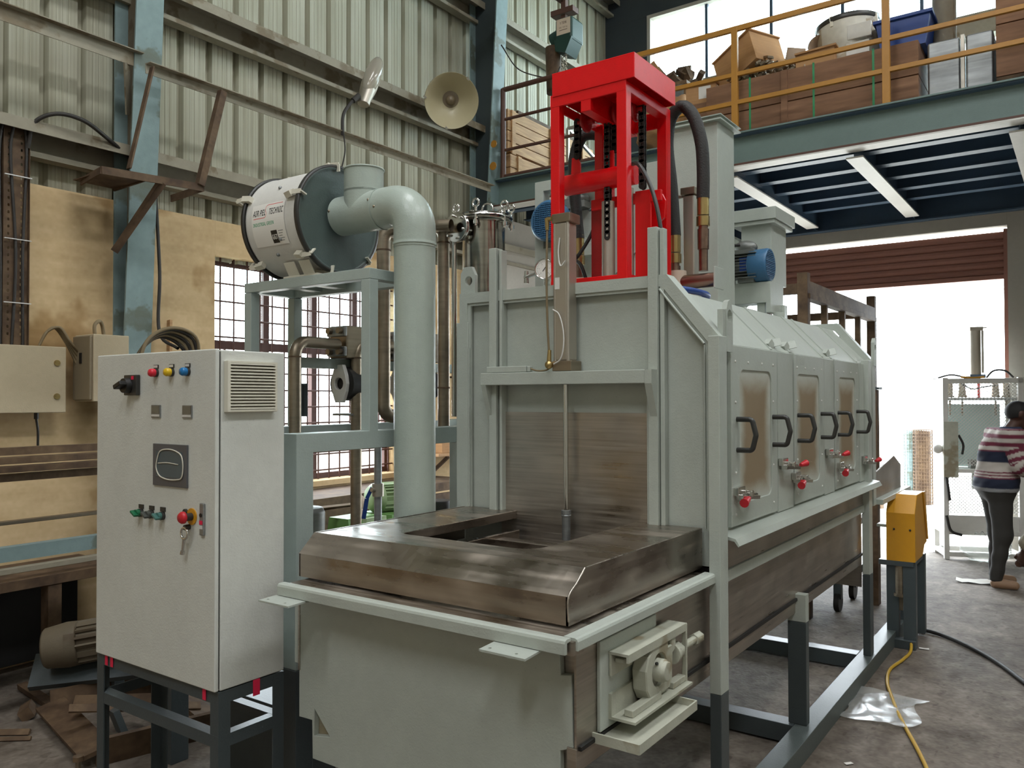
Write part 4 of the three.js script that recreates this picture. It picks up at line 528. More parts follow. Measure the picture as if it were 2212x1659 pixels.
// stainless filter vessel
{ const t = thing('filter_vessel', 'polished stainless filter vessel with eye bolts on its clamped lid', 'vessel', [-2.665, 1.555, -3.5]), x = -2.665, z = -3.5;
  part(t, 'shell', lathe([[0.115, 0], [0.115, 1.08], [0.155, 1.085], [0.155, 1.1]], V(x, 1.555, z), V(0, 1, 0), 48), std({ color: '#c4beb4', metalness: 1, roughness: 0.17, map: T.smudge }));
  part(t, 'lid', lathe([[0.158, 1.105], [0.158, 1.122], [0.12, 1.126], [0, 1.13]], V(x, 1.555, z), V(0, 1, 0), 48), M.chrome);
  part(t, 'gasket', lathe([[0.15, 1.1], [0.15, 1.106]], V(x, 1.555, z), V(0, 1, 0), 40), M.black);
  for (const a of [0.1, 1.2, 2.4, 3.6, 4.7, 5.7]) { const px = x + 0.15 * Math.cos(a), pz = z + 0.15 * Math.sin(a); part(t, 'eye_bolt', [cyl(V(px, 2.6, pz), V(px, 2.7, pz), 0.008, 0.008, 10), tor(V(px, 2.722, pz), 0.02, 0.006, 'z', 20, 8), cyl(V(px, 2.61, pz), V(px, 2.63, pz), 0.015, 0.015, 6)], M.chrome); }
  part(t, 'lid_handle', tube([[x - 0.02, 2.68, z], [x, 2.74, z], [x + 0.05, 2.74, z], [x + 0.07, 2.68, z]], 0.005, 8), M.chrome);
  const d = V(-0.12, 0, 0.99).normalize(), p = V(x - 0.03, 2.6, z).addScaledVector(d, 0.1);
  part(t, 'side_port', [cyl(p, p.clone().addScaledVector(d, 0.05), 0.035, 0.035, 20), lathe([[0, 0.045], [0.075, 0.045], [0.078, 0.05], [0.078, 0.06], [0.074, 0.062], [0.078, 0.066], [0.078, 0.078], [0, 0.08]], p, d, 36)], M.chrome);
  const sc = []; for (let k = 0; k < 6; k++) { const a = (k / 6) * 6.283 + 0.3, s = d.clone().cross(V(0, 1, 0)); const b = p.clone().addScaledVector(s, 0.062 * Math.cos(a)).add(V(0, 0.062 * Math.sin(a), 0)); sc.push(cyl(b.clone().addScaledVector(d, 0.02), b.clone().addScaledVector(d, 0.095), 0.007, 0.007, 6)); } part(t, 'port_bolt', sc, M.chrome);
  part(t, 'drain_pipe', cyl(V(x - 0.1, 1.6, z + 0.13), V(x - 0.1, 2.55, z + 0.13), 0.014, 0.014, 12), M.chrome); }

// ---------- control cabinet on its stand ----------
{ const x0 = -3.31, x1 = -2.51, y0 = 0.668, y1 = 1.875, zf = -1.74, zb = -2.04, t = thing('control_cabinet', 'light grey control cabinet with coloured lamps and emergency stop', 'cabinet', [-2.91, y0, -1.89]);
  part(t, 'enclosure', box(x0, x1, y0, y1 - 0.003, zb, zf - 0.022, 0.004), M.cabinet);
  part(t, 'door_seal', box(x0 + 0.006, x1 - 0.006, y0 + 0.006, y1 - 0.008, zf - 0.022, zf - 0.017, 0), M.black);
  const d = part(t, 'door', box(x0, x1 - 0.001, y0, y1, zf - 0.017, zf, 0.005), M.cabinet);
  const C = (x, y, r, z0, z1, r2 = r, n = 24) => cyl(V(x, y, zf + z0), V(x, y, zf + z1), r, r2, n);
  const sw = part(t, 'main_switch', [box(-3.08, -2.99, 1.712, 1.792, zf, zf + 0.018)], M.plastic); part(sw, 'rotary_knob', [C(-3.045, 1.75, 0.03, 0.018, 0.04, 0.028), twist(box(-3.072, -3.018, 1.742, 1.762, zf + 0.03, zf + 0.068, 0.004), V(-3.045, 1.752, zf + 0.05), 0, 0, 0.35)], M.black); part(sw, 'red_mark', box(-3.022, -3.008, 1.773, 1.787, zf + 0.018, zf + 0.02, 0), M.tape);
  for (const [x, c, w] of [[-2.88, '#d02438', 'red lens'], [-2.778, '#d9b21c', 'yellow lens'], [-2.677, '#1f6fa8', 'blue lens']]) { const p = part(t, 'pilot_lamp', [C(x, 1.797, 0.016, 0, 0.01), box(x - 0.016, x + 0.016, 1.812, 1.828, zf, zf + 0.004, 0)], M.plastic); part(p, 'lens', lathe([[0.015, 0], [0.0155, 0.014], [0.012, 0.021], [0, 0.023]], V(x, 1.797, zf + 0.009), V(0, 0, 1), 24), std({ color: c, roughness: 0.3 }), { label: w }); part(p, 'legend_plate', box(x - 0.012, x + 0.012, 1.816, 1.825, zf + 0.004, zf + 0.0048, 0), M.white); }
  for (const x of [-2.878, -2.677]) { const p = part(t, 'temperature_controller', box(x - 0.03, x + 0.03, 1.627, 1.676, zf, zf + 0.006, 0.001), M.galv); part(p, 'display', box(x - 0.026, x + 0.026, 1.645, 1.672, zf + 0.006, zf + 0.0066, 0), std({ color: '#6d6a5e', roughness: 0.3 })); part(p, 'key_strip', box(x - 0.026, x + 0.026, 1.632, 1.64, zf + 0.006, zf + 0.0066, 0), M.white); }
  const h = part(t, 'operator_panel', box(-2.891, -2.671, 1.374, 1.531, zf, zf + 0.008, 0.002), std({ color: '#55565a', roughness: 0.35 })); part(h, 'screen', box(-2.866, -2.7, 1.408, 1.504, zf + 0.008, zf + 0.0088, 0), std({ color: '#4b5a62', roughness: 0.15 }));
  part(h, 'protective_film', [tube([[-2.86, 1.46, zf + 0.011], [-2.84, 1.5, zf + 0.011], [-2.79, 1.512, zf + 0.012], [-2.73, 1.505, zf + 0.011], [-2.7, 1.49, zf + 0.011], [-2.69, 1.45, zf + 0.011], [-2.7, 1.41, zf + 0.011], [-2.73, 1.402, zf + 0.011], [-2.8, 1.402, zf + 0.012], [-2.845, 1.415, zf + 0.011], [-2.862, 1.44, zf + 0.011]], 0.0025, 6, 80, true), tube([[-2.85, 1.458, zf + 0.011], [-2.79, 1.462, zf + 0.011], [-2.72, 1.458, zf + 0.011]], 0.0018, 6)], M.vent);
  for (const [x, c] of [[-2.978, '#1c6a46'], [-2.906, '#4a4d49'], [-2.832, '#46716a']]) { const p = part(t, 'selector_switch', [C(x, 1.262, 0.016, 0, 0.012), box(x - 0.015, x + 0.017, 1.278, 1.294, zf, zf + 0.004, 0)], M.plastic); part(p, 'selector_knob', [C(x, 1.262, 0.014, 0.012, 0.026), twist(box(x - 0.018, x + 0.018, 1.257, 1.267, zf + 0.02, zf + 0.04, 0.002), V(x, 1.262, zf + 0.03), 0, 0, -0.5)], std({ color: c, roughness: 0.4 })); }
  const e = part(t, 'emergency_stop', [C(-2.648, 1.274, 0.03, 0, 0.004)], M.yellow, { label: 'yellow backplate of the stop button' }); part(e, 'stem', C(-2.648, 1.274, 0.014, 0.004, 0.03), M.plastic); part(e, 'mushroom_button', lathe([[0.014, 0], [0.022, 0.006], [0.022, 0.014], [0.016, 0.022], [0, 0.024]], V(-2.648, 1.274, zf + 0.028), V(0, 0, 1), 28), M.rubberRed);
  part(t, 'door_lock', [C(-2.685, 1.287, 0.012, 0, 0.008), C(-2.665, 1.235, 0.01, 0, 0.02)], M.plastic);
  const k = part(t, 'cabinet_key', [tor(V(-2.665, 1.214, zf + 0.02), 0.02, 0.0045, 'z', 28, 8).scale(1, 1, 1), cyl(V(-2.667, 1.194, zf + 0.02), V(-2.678, 1.148, zf + 0.018), 0.006, 0.005, 10), cyl(V(-2.678, 1.15, zf + 0.018), V(-2.682, 1.138, zf + 0.018), 0.009, 0.009, 6)], M.chrome);
  const dh = part(t, 'door_handle', [box(-2.592, -2.566, 1.212, 1.328, zf, zf + 0.011, 0.003)], M.galv); part(dh, 'lock_cylinder', C(-2.58, 1.285, 0.007, 0.011, 0.013), M.black); part(dh, 'safety_label', [box(-2.589, -2.57, 1.252, 1.266, zf + 0.011, zf + 0.0116, 0)], M.tape); part(dh, 'small_label', box(-2.589, -2.57, 1.236, 1.249, zf + 0.011, zf + 0.0116, 0), M.white);
  const v = part(t, 'vent_filter', box(x1, x1 + 0.012, 1.65, 1.834, -1.99, -1.772, 0.002), M.vent);
  part(v, 'dark_backing', box(x1 + 0.01, x1 + 0.0135, 1.655, 1.83, -1.985, -1.777, 0), std({ color: '#4a4438', roughness: 0.9 }));  // dark backing plate, gives the louvre gaps their dark tone
  for (let i = 0; i < 15; i++) { const y = 1.664 + i * 0.0114; part(v, 'louvre', ext('xy', [[x1 + 0.012, y + 0.004], [x1 + 0.012, y + 0.006], [x1 + 0.025, y + 0.001], [x1 + 0.025, y - 0.003]], -1.98, -1.782), M.vent); }
  part(v, 'louvre_frame', [box(x1 + 0.008, x1 + 0.024, 1.65, 1.66, -1.99, -1.772), box(x1 + 0.008, x1 + 0.024, 1.826, 1.834, -1.99, -1.772), box(x1 + 0.008, x1 + 0.024, 1.65, 1.834, -1.786, -1.772), box(x1 + 0.008, x1 + 0.024, 1.65, 1.834, -1.99, -1.978)], M.vent); }
{ const t = thing('cabinet_stand', 'dark grey angle steel stand under the control cabinet', 'stand', [-2.91, 0, -1.9]), D = M.dark, x0 = -3.325, x1 = -2.51;
  for (const [x, z, s, q] of [[x0, -1.755, 1, -1], [x1, -1.755, -1, -1], [x0, -2.04, 1, 1], [x1, -2.04, -1, 1]]) part(t, 'leg', [box(Math.min(x, x + 0.05 * s), Math.max(x, x + 0.05 * s), 0, 0.66, Math.min(z, z + 0.005 * q), Math.max(z, z + 0.005 * q), 0), box(Math.min(x, x + 0.005 * s), Math.max(x, x + 0.005 * s), 0, 0.66, Math.min(z, z + 0.05 * q), Math.max(z, z + 0.05 * q), 0)], D);
  for (const y of [0.62, 0.465]) { part(t, 'rail', [box(x0, x1, y, y + 0.045, -1.76, -1.755, 0), box(x0, x1, y + 0.04, y + 0.045, -1.8, -1.755, 0)], D); part(t, 'rail', [box(x0, x1, y, y + 0.045, -2.04, -2.035, 0), box(x0, x1, y + 0.04, y + 0.045, -2.04, -2.0, 0)], D); part(t, 'rail', [box(x0, x0 + 0.005, y, y + 0.045, -2.04, -1.755, 0)], D); part(t, 'rail', [box(x1 - 0.005, x1, y, y + 0.045, -2.04, -1.755, 0), box(x1 - 0.04, x1, y + 0.04, y + 0.045, -2.04, -1.755, 0)], D); }
  for (const [x, z, w] of [[-3.26, -1.753, 0.02], [-3.22, -1.753, 0.02], [-2.6, -1.753, 0.02]]) part(t, 'pink_tape', box(x, x + w, 0.625, 0.668, z, z + 0.001, 0), M.tape); part(t, 'pink_tape', box(x1, x1 + 0.001, 0.61, 0.668, -1.93, -1.9, 0), M.tape); }

// ---------- lamps and brackets on the left wall ----------
{ const t = thing('lamp_bar', 'long angle iron bar carrying the street lamp between the two columns', 'bar', [-5.2, 3.9, -4.9]); part(t, 'angle', [bar(V(-5.2, 3.94, -3.05), V(-5.2, 3.93, -6.95), 0.006, 0.07), bar(V(-5.17, 3.97, -3.05), V(-5.17, 3.96, -6.95), 0.06, 0.006)], M.girt); }
{ const t = thing('wall_bracket', 'rusty angle iron hanger bracket with shelf on the near column', 'bracket', [-5.1, 2.7, -3.1]), A = M.rustFrame;
  const P = (y, z, x = -5.1) => V(x, y, z);
  part(t, 'hanger', bar(P(3.92, -3.04), P(3.2, -2.88), 0.045, 0.012), A); part(t, 'hanger', bar(P(3.92, -3.58), P(3.2, -3.4), 0.05, 0.05), A);
  part(t, 'shelf', [bar(P(3.15, -2.7), P(3.19, -3.43), 0.012, 0.05), bar(P(3.15, -2.7), P(3.14, -2.75, -5.45), 0.05, 0.012), bar(P(3.19, -3.43), P(3.17, -3.43, -5.5), 0.05, 0.012), bar(P(3.17, -3.0, -5.12), P(3.16, -3.0, -5.5), 0.05, 0.012), box(-5.5, -5.1, 3.15, 3.158, -3.0, -2.72, 0)], A);
  part(t, 'brace', bar(P(3.16, -3.12), P(2.7, -2.95, -5.4), 0.05, 0.02), A); part(t, 'brace', bar(P(3.16, -3.1, -5.12), P(2.72, -2.96, -5.42), 0.02, 0.05), A); }
{ const t = thing('lamp_bar', 'short angle iron bar at the upper left edge running to the near column', 'bar', [-5.35, 4.0, -2.0]); part(t, 'angle', [bar(V(-5.35, 4.04, -0.8), V(-5.35, 4.04, -3.1), 0.006, 0.1), bar(V(-5.33, 4.085, -0.8), V(-5.33, 4.085, -3.1), 0.06, 0.006), bar(V(-5.35, 4.0, -3.0), V(-5.5, 3.7, -3.1), 0.05, 0.012)], M.girt); }
{ const t = thing('street_lamp', 'grey street lamp head with clear cover tilted up on a bent arm', 'lamp', [-5.15, 3.95, -4.8]);
  part(t, 'arm', [tube([[-5.15, 3.93, -4.79], [-5.14, 4.1, -4.79], [-5.12, 4.2, -4.84], [-5.1, 4.3, -4.93]], 0.014, 10), cyl(V(-5.11, 4.24, -4.87), V(-5.1, 4.3, -4.93), 0.024, 0.024, 12)], M.cable);
  const c = V(-5.1, 4.47, -5.08), axis = V(0, 0.62, -0.26).normalize(), q = new THREE.Quaternion().setFromUnitVectors(V(0, 1, 0), axis), put = (g) => soup(g.applyQuaternion(q).translate(c.x, c.y, c.z));
  part(t, 'housing', [put(new THREE.SphereGeometry(0.12, 28, 20).scale(0.62, 2.0, 0.62).translate(-0.035, 0, -0.02)), put(new THREE.CylinderGeometry(0.066, 0.055, 0.16, 20).scale(1, 1, 0.85).translate(0, -0.17, 0))], M.alu);
  part(t, 'cover', put(new THREE.SphereGeometry(0.115, 28, 20).scale(0.66, 1.75, 0.62).translate(0.012, 0.045, 0.015)), phy({ color: '#cfc9bb', transmission: 0.55, roughness: 0.12, thickness: 0 }));
  part(t, 'cover_rim', put(new THREE.TorusGeometry(0.115, 0.008, 8, 36).scale(0.62, 1.8, 1).translate(-0.01, 0.04, 0.02)), M.alu);
  part(t, 'lead', tube([[-5.13, 3.96, -4.78], [-5.13, 3.8, -4.8], [-5.15, 3.65, -4.78], [-5.17, 3.56, -4.76]], 0.006, 8), M.cable); }
{ const c = V(-5.12, 4.64, -6.2), n = V(0.62, -0.42, 0.66).normalize(), t = thing('reflector_lamp', 'round cream reflector lamp bowl facing down from the upper wall', 'lamp', [c.x, c.y, c.z]);
  part(t, 'reflector', lathe([[0.07, -0.12], [0.1, -0.11], [0.17, -0.06], [0.235, 0.02], [0.262, 0.05], [0.268, 0.05], [0.24, 0.015], [0.175, -0.068], [0.1, -0.12], [0.06, -0.13]], c, n, 48), std({ color: '#b8ae8e', roughness: 0.38 }));
  part(t, 'lamp_socket', lathe([[0.085, -0.12], [0.075, -0.11], [0.05, -0.12], [0.045, -0.1], [0.03, -0.06], [0, -0.055]], c, n, 28), std({ color: '#7d705c', roughness: 0.35 }));
  part(t, 'gear_box', lathe([[0, -0.34], [0.08, -0.34], [0.09, -0.13], [0.06, -0.12]], c, n, 24), M.alu);
  const s = n.clone().cross(V(0, 1, 0)).normalize(), u = s.clone().cross(n); for (const a of [2.2, 0.1, -1.4]) { const p = c.clone().addScaledVector(n, 0.05).addScaledVector(s, 0.262 * Math.cos(a)).addScaledVector(u, 0.262 * Math.sin(a)); part(t, 'clip', bar(p.clone().addScaledVector(n, -0.03), p.clone().addScaledVector(n, 0.02), 0.03, 0.02), M.alu); }
  part(t, 'support', bar(c.clone().addScaledVector(n, -0.3), V(-5.62, 4.85, -6.7), 0.03), M.angle); }
// ---------- left side: boxes, cable trays, racks ----------
{ const t = thing('cable_tray', 'perforated vertical cable tray with cables down the cream wall', 'cable tray', [-5.52, 2.03, -2.3]);
  for (const [z0, z1] of [[-2.45, -2.3], [-2.27, -2.1]]) { const holes = []; for (let y = 2.1; y < 3.36; y += 0.045) for (const f of [0.25, 0.75]) holes.push(rrect(z0 + (z1 - z0) * f - 0.006, z0 + (z1 - z0) * f + 0.006, y, y + 0.018, 0.005, true)); part(t, 'perforated_channel', [ext('zy', [[z0, 2.03], [z1, 2.03], [z1, 3.42], [z0, 3.42]], -5.53, -5.527, holes), box(-5.56, -5.5, 2.03, 3.42, z0 - 0.003, z0, 0), box(-5.56, -5.5, 2.03, 3.42, z1, z1 + 0.003, 0)], M.angle); }
  for (let k = 0; k < 5; k++) { const z = -2.42 + k * 0.066; part(t, 'tray_cable', tube([[-5.51, 2.03, z], [-5.505, 2.6, z + rnd(-0.02, 0.02)], [-5.51, 3.3, z + rnd(-0.02, 0.02)], [-5.5, 3.42, z]], 0.009, 6), M.cable); }
  part(t, 'tray_cable', tube([[-5.51, 3.3, -2.44], [-5.46, 3.46, -2.46], [-5.4, 3.53, -2.56], [-5.38, 3.53, -2.72], [-5.42, 3.47, -2.9], [-5.5, 3.4, -3.1]], 0.014, 8), M.cable);
  part(t, 'cable_ties', [0, 1, 2].map((k) => box(-5.505, -5.49, 2.3 + k * 0.4, 2.306 + k * 0.4, -2.46, -2.3, 0)), M.white); }
{ const t = thing('junction_box', 'large cream wall mounted electrical box at the left edge', 'electrical box', [-5.5, 1.61, -2.3]);
  part(t, 'enclosure', box(-5.6, -5.43, 1.615, 2.03, -2.64, -1.9, 0.006), M.boxTan); part(t, 'cover', box(-5.43, -5.415, 1.61, 2.035, -2.645, -1.9, 0.005), M.boxTan);
  for (const y of [1.93, 1.715]) part(t, 'quarter_turn_lock', [cyl(V(-5.416, y, -2.585), V(-5.408, y, -2.585), 0.019, 0.019, 20), box(-5.408, -5.404, y - 0.003, y + 0.003, -2.598, -2.572, 0)], M.brass);
  part(t, 'cable_gland', [cyl(V(-5.5, 1.61, -2.5), V(-5.5, 1.57, -2.5), 0.014, 0.014, 10), tube([[-5.5, 1.57, -2.5], [-5.5, 1.5, -2.51], [-5.52, 1.4, -2.52]], 0.008, 8)], M.plastic);
  }
{ const t = thing('switch_box', 'tall dusty cream isolator box on the near column beside the wall box', 'electrical box', [-5.3, 1.68, -2.85]);
  part(t, 'enclosure', box(-5.5, -5.26, 1.68, 2.12, -2.98, -2.74, 0.006), M.boxTan); part(t, 'front_cover', box(-5.49, -5.27, 1.69, 2.11, -2.74, -2.72, 0.006), M.boxDark); part(t, 'slot', box(-5.4, -5.37, 1.93, 2.0, -2.721, -2.717, 0), M.black);
  for (const [a, y] of [[-5.42, 1.98], [-5.44, 1.94], [-5.46, 1.9], [-5.48, 1.86]]) part(t, 'looped_cable', tube([[-5.47, 2.04, -2.5], [-5.45, 2.13, -2.54], [a, 2.16, -2.6], [a + 0.02, 2.07, -2.66], [-5.45, y, -2.76]], 0.009, 8), M.cableTan);
  part(t, 'top_cable', tube([[-5.4, 2.12, -2.82], [-5.4, 2.19, -2.82], [-5.42, 2.22, -2.86], [-5.46, 2.2, -2.9], [-5.47, 2.12, -2.92]], 0.012, 8), M.cableTan); }
{ const t = thing('cable_coil', 'coil of tan and black cables hanging behind the cabinet top', 'cable', [-5.15, 1.7, -3.1]);
  for (let k = 0; k < 6; k++) part(t, 'loop', tube([[-5.2 + k * 0.015, 1.75, -2.9 - k * 0.01], [-5.18 + k * 0.015, 2.03 + k * 0.012, -3.02], [-5.16 + k * 0.015, 2.12 + k * 0.012, -3.14 - k * 0.01], [-5.15 + k * 0.015, 2.05 + k * 0.014, -3.3 - k * 0.012], [-5.15, 1.75, -3.4]], 0.012, 8), k % 2 ? M.cableTan : M.cable);
  part(t, 'rising_cable', tube([[-5.2, 2.05, -3.3], [-5.4, 2.15, -3.29], [-5.43, 2.6, -3.3], [-5.5, 3.3, -3.3]], 0.012, 8), M.cable); }
{ const t = thing('wood_batten', 'short brown batten leaning on the wall behind the cabinet', 'batten', [-5.45, 1.8, -3.4]); part(t, 'stick', bar(V(-5.5, 1.75, -3.42), V(-5.56, 2.28, -3.46), 0.04, 0.02), M.wood); }
const stockX = [-4.7, -4.66, -4.62];
const stockBar = (label, y, h, x, mat, ch) => { const t = thing('steel_section', label, 'steel bar', [x, y, -1.6]); part(t, 'profile', ch ? [box(x - 0.06, x, y, y + 0.006, -2.9, -0.7, 0), box(x - 0.006, x, y, y + h, -2.9, -0.7, 0), box(x - 0.06, x, y + h - 0.006, y + h, -2.9, -0.7, 0)] : [box(x - 0.05, x, y, y + h, -2.9, -0.7)], mat); };
stockBar('uppermost grey steel channel lying on the rack at the left edge', 1.405, 0.04, -4.6, M.angle, 1); stockBar('second steel section down in the upper rack bundle', 1.36, 0.035, -4.58, M.angle, 0); stockBar('third rusty steel section down in the upper rack bundle', 1.315, 0.035, -4.57, M.rustFrame, 0); stockBar('lowest steel section of the upper rack bundle', 1.265, 0.04, -4.62, M.angle, 1);
stockBar('pale green steel channel on the lower rack arm', 0.86, 0.075, -4.55, M.column, 1); stockBar('dull steel flat below the pale green channel', 0.80, 0.03, -4.52, M.girt, 0); stockBar('thin dark bar behind the lower rack', 1.0, 0.02, -4.9, M.pipe, 0);
{ const t = thing('stock_rack', 'dark steel rack uprights holding steel sections on the left', 'rack', [-4.85, 0, -2.2]);
  for (const z of [-1.2, -2.85]) { part(t, 'upright', box(-5.0, -4.94, 0, 1.5, z - 0.03, z + 0.03), M.dark); for (const y of [0.77, 1.235]) part(t, 'arm', box(-4.94, -4.5, y, y + 0.03, z - 0.025, z + 0.025), M.dark); } }
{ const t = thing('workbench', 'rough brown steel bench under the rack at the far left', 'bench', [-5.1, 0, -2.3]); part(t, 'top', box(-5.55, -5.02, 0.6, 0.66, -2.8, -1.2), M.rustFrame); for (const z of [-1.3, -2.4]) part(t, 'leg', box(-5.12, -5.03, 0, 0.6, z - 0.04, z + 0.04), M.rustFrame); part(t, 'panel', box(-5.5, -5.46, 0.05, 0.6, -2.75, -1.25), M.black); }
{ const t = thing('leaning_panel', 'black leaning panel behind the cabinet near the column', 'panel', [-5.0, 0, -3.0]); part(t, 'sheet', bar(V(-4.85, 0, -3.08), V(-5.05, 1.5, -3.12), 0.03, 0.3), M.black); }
{ const t = thing('cutting_motor', 'dusty tan electric motor on a red guarded cutting machine behind the cabinet', 'motor', [-4.5, 0, -2.45]), c = V(-4.55, 0.36, -2.3), d = V(0.62, 0.12, -0.78).normalize();
  part(t, 'fan_cowl', lathe([[0.05, 0], [0.098, 0], [0.108, 0.012], [0.122, 0.12], [0.118, 0.17], [0.1, 0.175]], c.clone().addScaledVector(d, -0.17), d, 32), M.columnDull); part(t, 'fan_grille', lathe([[0, 0.01], [0.1, 0.01]], c.clone().addScaledVector(d, -0.17), d, 32), M.rustFrame);
  part(t, 'motor_body', [...[...Array(14).keys()].map((k) => { const a = k / 14 * 6.283, s = d.clone().cross(V(0, 1, 0)).normalize(), u = s.clone().cross(d), o = s.clone().multiplyScalar(0.1 * Math.cos(a)).addScaledVector(u, 0.1 * Math.sin(a)); return bar(c.clone().add(o), c.clone().add(o).addScaledVector(d, 0.2), 0.012, 0.03, a); }), cyl(c, c.clone().addScaledVector(d, 0.2), 0.095, 0.095, 24)], M.columnDull);
  part(t, 'blade_guard', lathe([[0, 0.24], [0.2, 0.24], [0.21, 0.25], [0.21, 0.29], [0.2, 0.3], [0, 0.3]], c.clone().add(V(0, 0.02, 0)), d, 28), M.redDark);
  part(t, 'base', [bar(V(-4.75, 0.2, -2.15), V(-4.2, 0.24, -2.75), 0.2, 0.04), box(-4.5, -4.44, 0, 0.2, -2.5, -2.44), box(-4.25, -4.19, 0, 0.2, -2.72, -2.66)], M.dark); }
// scrap on the floor
{ const t = thing('scrap_tray', 'rusty brown steel tray full of scrap on the floor behind the stand', 'tray', [-4.0, 0, -2.3]), p = [[-4.55, -2.15], [-3.75, -1.98], [-3.6, -2.5], [-4.4, -2.7]];
  for (let k = 0; k < 4; k++) { const a = p[k], b = p[(k + 1) % 4]; part(t, 'side', bar(V(a[0], 0.07, a[1]), V(b[0], 0.07, b[1]), 0.02, 0.14, 0).translate(0, 0, 0), M.rustFrame); } }
const scrap = (label, a, b, w, h, mat, name = 'scrap_bar') => { const A = V(...a), t = thing(name, label, 'scrap metal', a); part(t, 'piece', bar(A, V(...b), w, h), mat); };
scrap('rusty offcut lying across the scrap tray', [-4.2, 0.16, -2.1], [-3.75, 0.18, -2.4], 0.08, 0.02, M.rustFrame); scrap('second bent offcut in the scrap tray', [-4.1, 0.12, -2.35], [-3.7, 0.14, -2.3], 0.06, 0.03, M.rustFrame); scrap('long flat bar crossing the scrap tray to the right', [-4.05, 0.2, -2.0], [-3.8, 0.1, -2.55], 0.05, 0.01, M.angle); scrap('dark plate offcut at the middle of the scrap tray', [-4.0, 0.1, -2.2], [-3.85, 0.13, -2.15], 0.12, 0.03, M.dark);
scrap('short square block on the floor left of the scrap tray', [-4.72, 0.03, -2.12], [-4.6, 0.03, -2.05], 0.06, 0.06, M.rustFrame); scrap('rusty flat bar with clamps behind the square block', [-5.1, 0.03, -2.25], [-4.65, 0.03, -2.2], 0.03, 0.05, M.rustFrame); scrap('thin angle offcut nearest the left edge of the floor', [-4.7, 0.012, -1.75], [-4.4, 0.012, -1.98], 0.03, 0.02, M.angle); scrap('second thin offcut beside the angle offcut on the floor', [-4.6, 0.01, -1.72], [-4.32, 0.01, -1.95], 0.02, 0.015, M.angle);
{ const t = thing('anchor_bolt', 'upright hex bolt standing on the floor by the stand leg', 'bolt', [-3.6, 0, -1.82]); part(t, 'shank', cyl(V(-3.6, 0, -1.82), V(-3.6, 0.13, -1.82), 0.012, 0.012, 12), M.pipe); part(t, 'head', cyl(V(-3.6, 0.13, -1.82), V(-3.6, 0.15, -1.82), 0.024, 0.024, 6), M.angle); }
{ const t = thing('floor_channel', 'dark painted steel box frame on the floor under the cabinet stand', 'frame', [-3.0, 0, -2.3]); part(t, 'frame', [box(-3.35, -2.7, 0, 0.04, -2.15, -2.1), box(-2.75, -2.7, 0, 0.04, -2.6, -2.1), box(-3.1, -2.72, 0.03, 0.42, -2.5, -2.2, 0.01), box(-3.12, -2.72, 0.42, 0.44, -2.52, -2.18)], M.dark); }

// ---------- behind the pump skid, by the window ----------
{ const t = thing('bench_grinder', 'green belt machine with ribbed green motor below the window', 'machine', [-4.6, 0, -4.5]), z = -4.3;
  part(t, 'pedestal', ext('xy', [[-4.75, 0], [-4.25, 0], [-4.4, 0.82], [-4.6, 0.82]], z - 0.15, z + 0.15), M.green); part(t, 'pedestal_side', ext('zy', [[-4.5, 0], [-4.1, 0], [-4.2, 0.83], [-4.4, 0.83]], -4.3, -4.26), M.greenPale);
  const c = V(-4.5, 0.93, -4.58), d = V(0.35, 0, -1).normalize();
  part(t, 'motor', [cyl(c, c.clone().addScaledVector(d, 0.3), 0.1, 0.1, 28), lathe([[0, -0.1], [0.08, -0.1], [0.11, -0.06], [0.115, 0], [0.1, 0.01]], c, d, 28)], M.greenPale);
  part(t, 'cooling_fin', [...Array(20).keys()].map((k) => { const a = k / 20 * 6.283, s = d.clone().cross(V(0, 1, 0)).normalize(), u = s.clone().cross(d), o = s.clone().multiplyScalar(0.105 * Math.cos(a)).addScaledVector(u, 0.105 * Math.sin(a)); return bar(c.clone().add(o), c.clone().add(o).addScaledVector(d, 0.26), 0.008, 0.03, a); }), M.greenPale);
  part(t, 'motor_base', [box(-4.62, -4.3, 0.78, 0.82, -4.95, -4.5), box(-4.55, -4.35, 0.0, 0.78, -4.9, -4.6), cyl(V(-4.45, 0.66, -4.5), V(-4.25, 0.68, -4.6), 0.05, 0.05, 16)], M.green);
  part(t, 'rag', [sph(V(-4.45, 0.9, -4.32), 0.05, 1, 1.5, 1), sph(V(-4.43, 0.83, -4.3), 0.045, 1, 1.3, 0.8), bar(V(-4.45, 0.92, -4.25), V(-4.5, 0.92, -3.95), 0.03, 0.015)], M.porcelain); }
{ const t = thing('skid_motor', 'grey finned electric motor standing low beside the skid post', 'motor', [-3.3, 0, -2.9]), x = -3.08, z = -2.62, k0 = 1;
  part(t, 'motor_body', [cyl(V(x, 0.82, z), V(x, 1.06, z), 0.09, 0.09, 24), ...[...Array(18).keys()].map((k) => { const a = k / 18 * 6.283; return box(x + 0.09 * Math.cos(a) - 0.006, x + 0.09 * Math.cos(a) + 0.006, 0.84, 1.04, z + 0.09 * Math.sin(a) - 0.006, z + 0.09 * Math.sin(a) + 0.006, 0); })], M.motorGrey);
  part(t, 'fan_cowl', lathe([[0.098, 0], [0.1, 0.09], [0.088, 0.115], [0, 0.12]], V(x, 1.06, z), V(0, 1, 0), 28), M.motorGrey); part(t, 'side_flange', [cyl(V(x + 0.06, 0.95, z - 0.04), V(x + 0.14, 0.95, z - 0.06), 0.06, 0.06, 20)], M.motorGrey); part(t, 'stool', [box(x - 0.1, x + 0.1, 0.78, 0.82, z - 0.1, z + 0.1), box(x - 0.03, x + 0.03, 0, 0.78, z - 0.03, z + 0.03)], M.dark); }
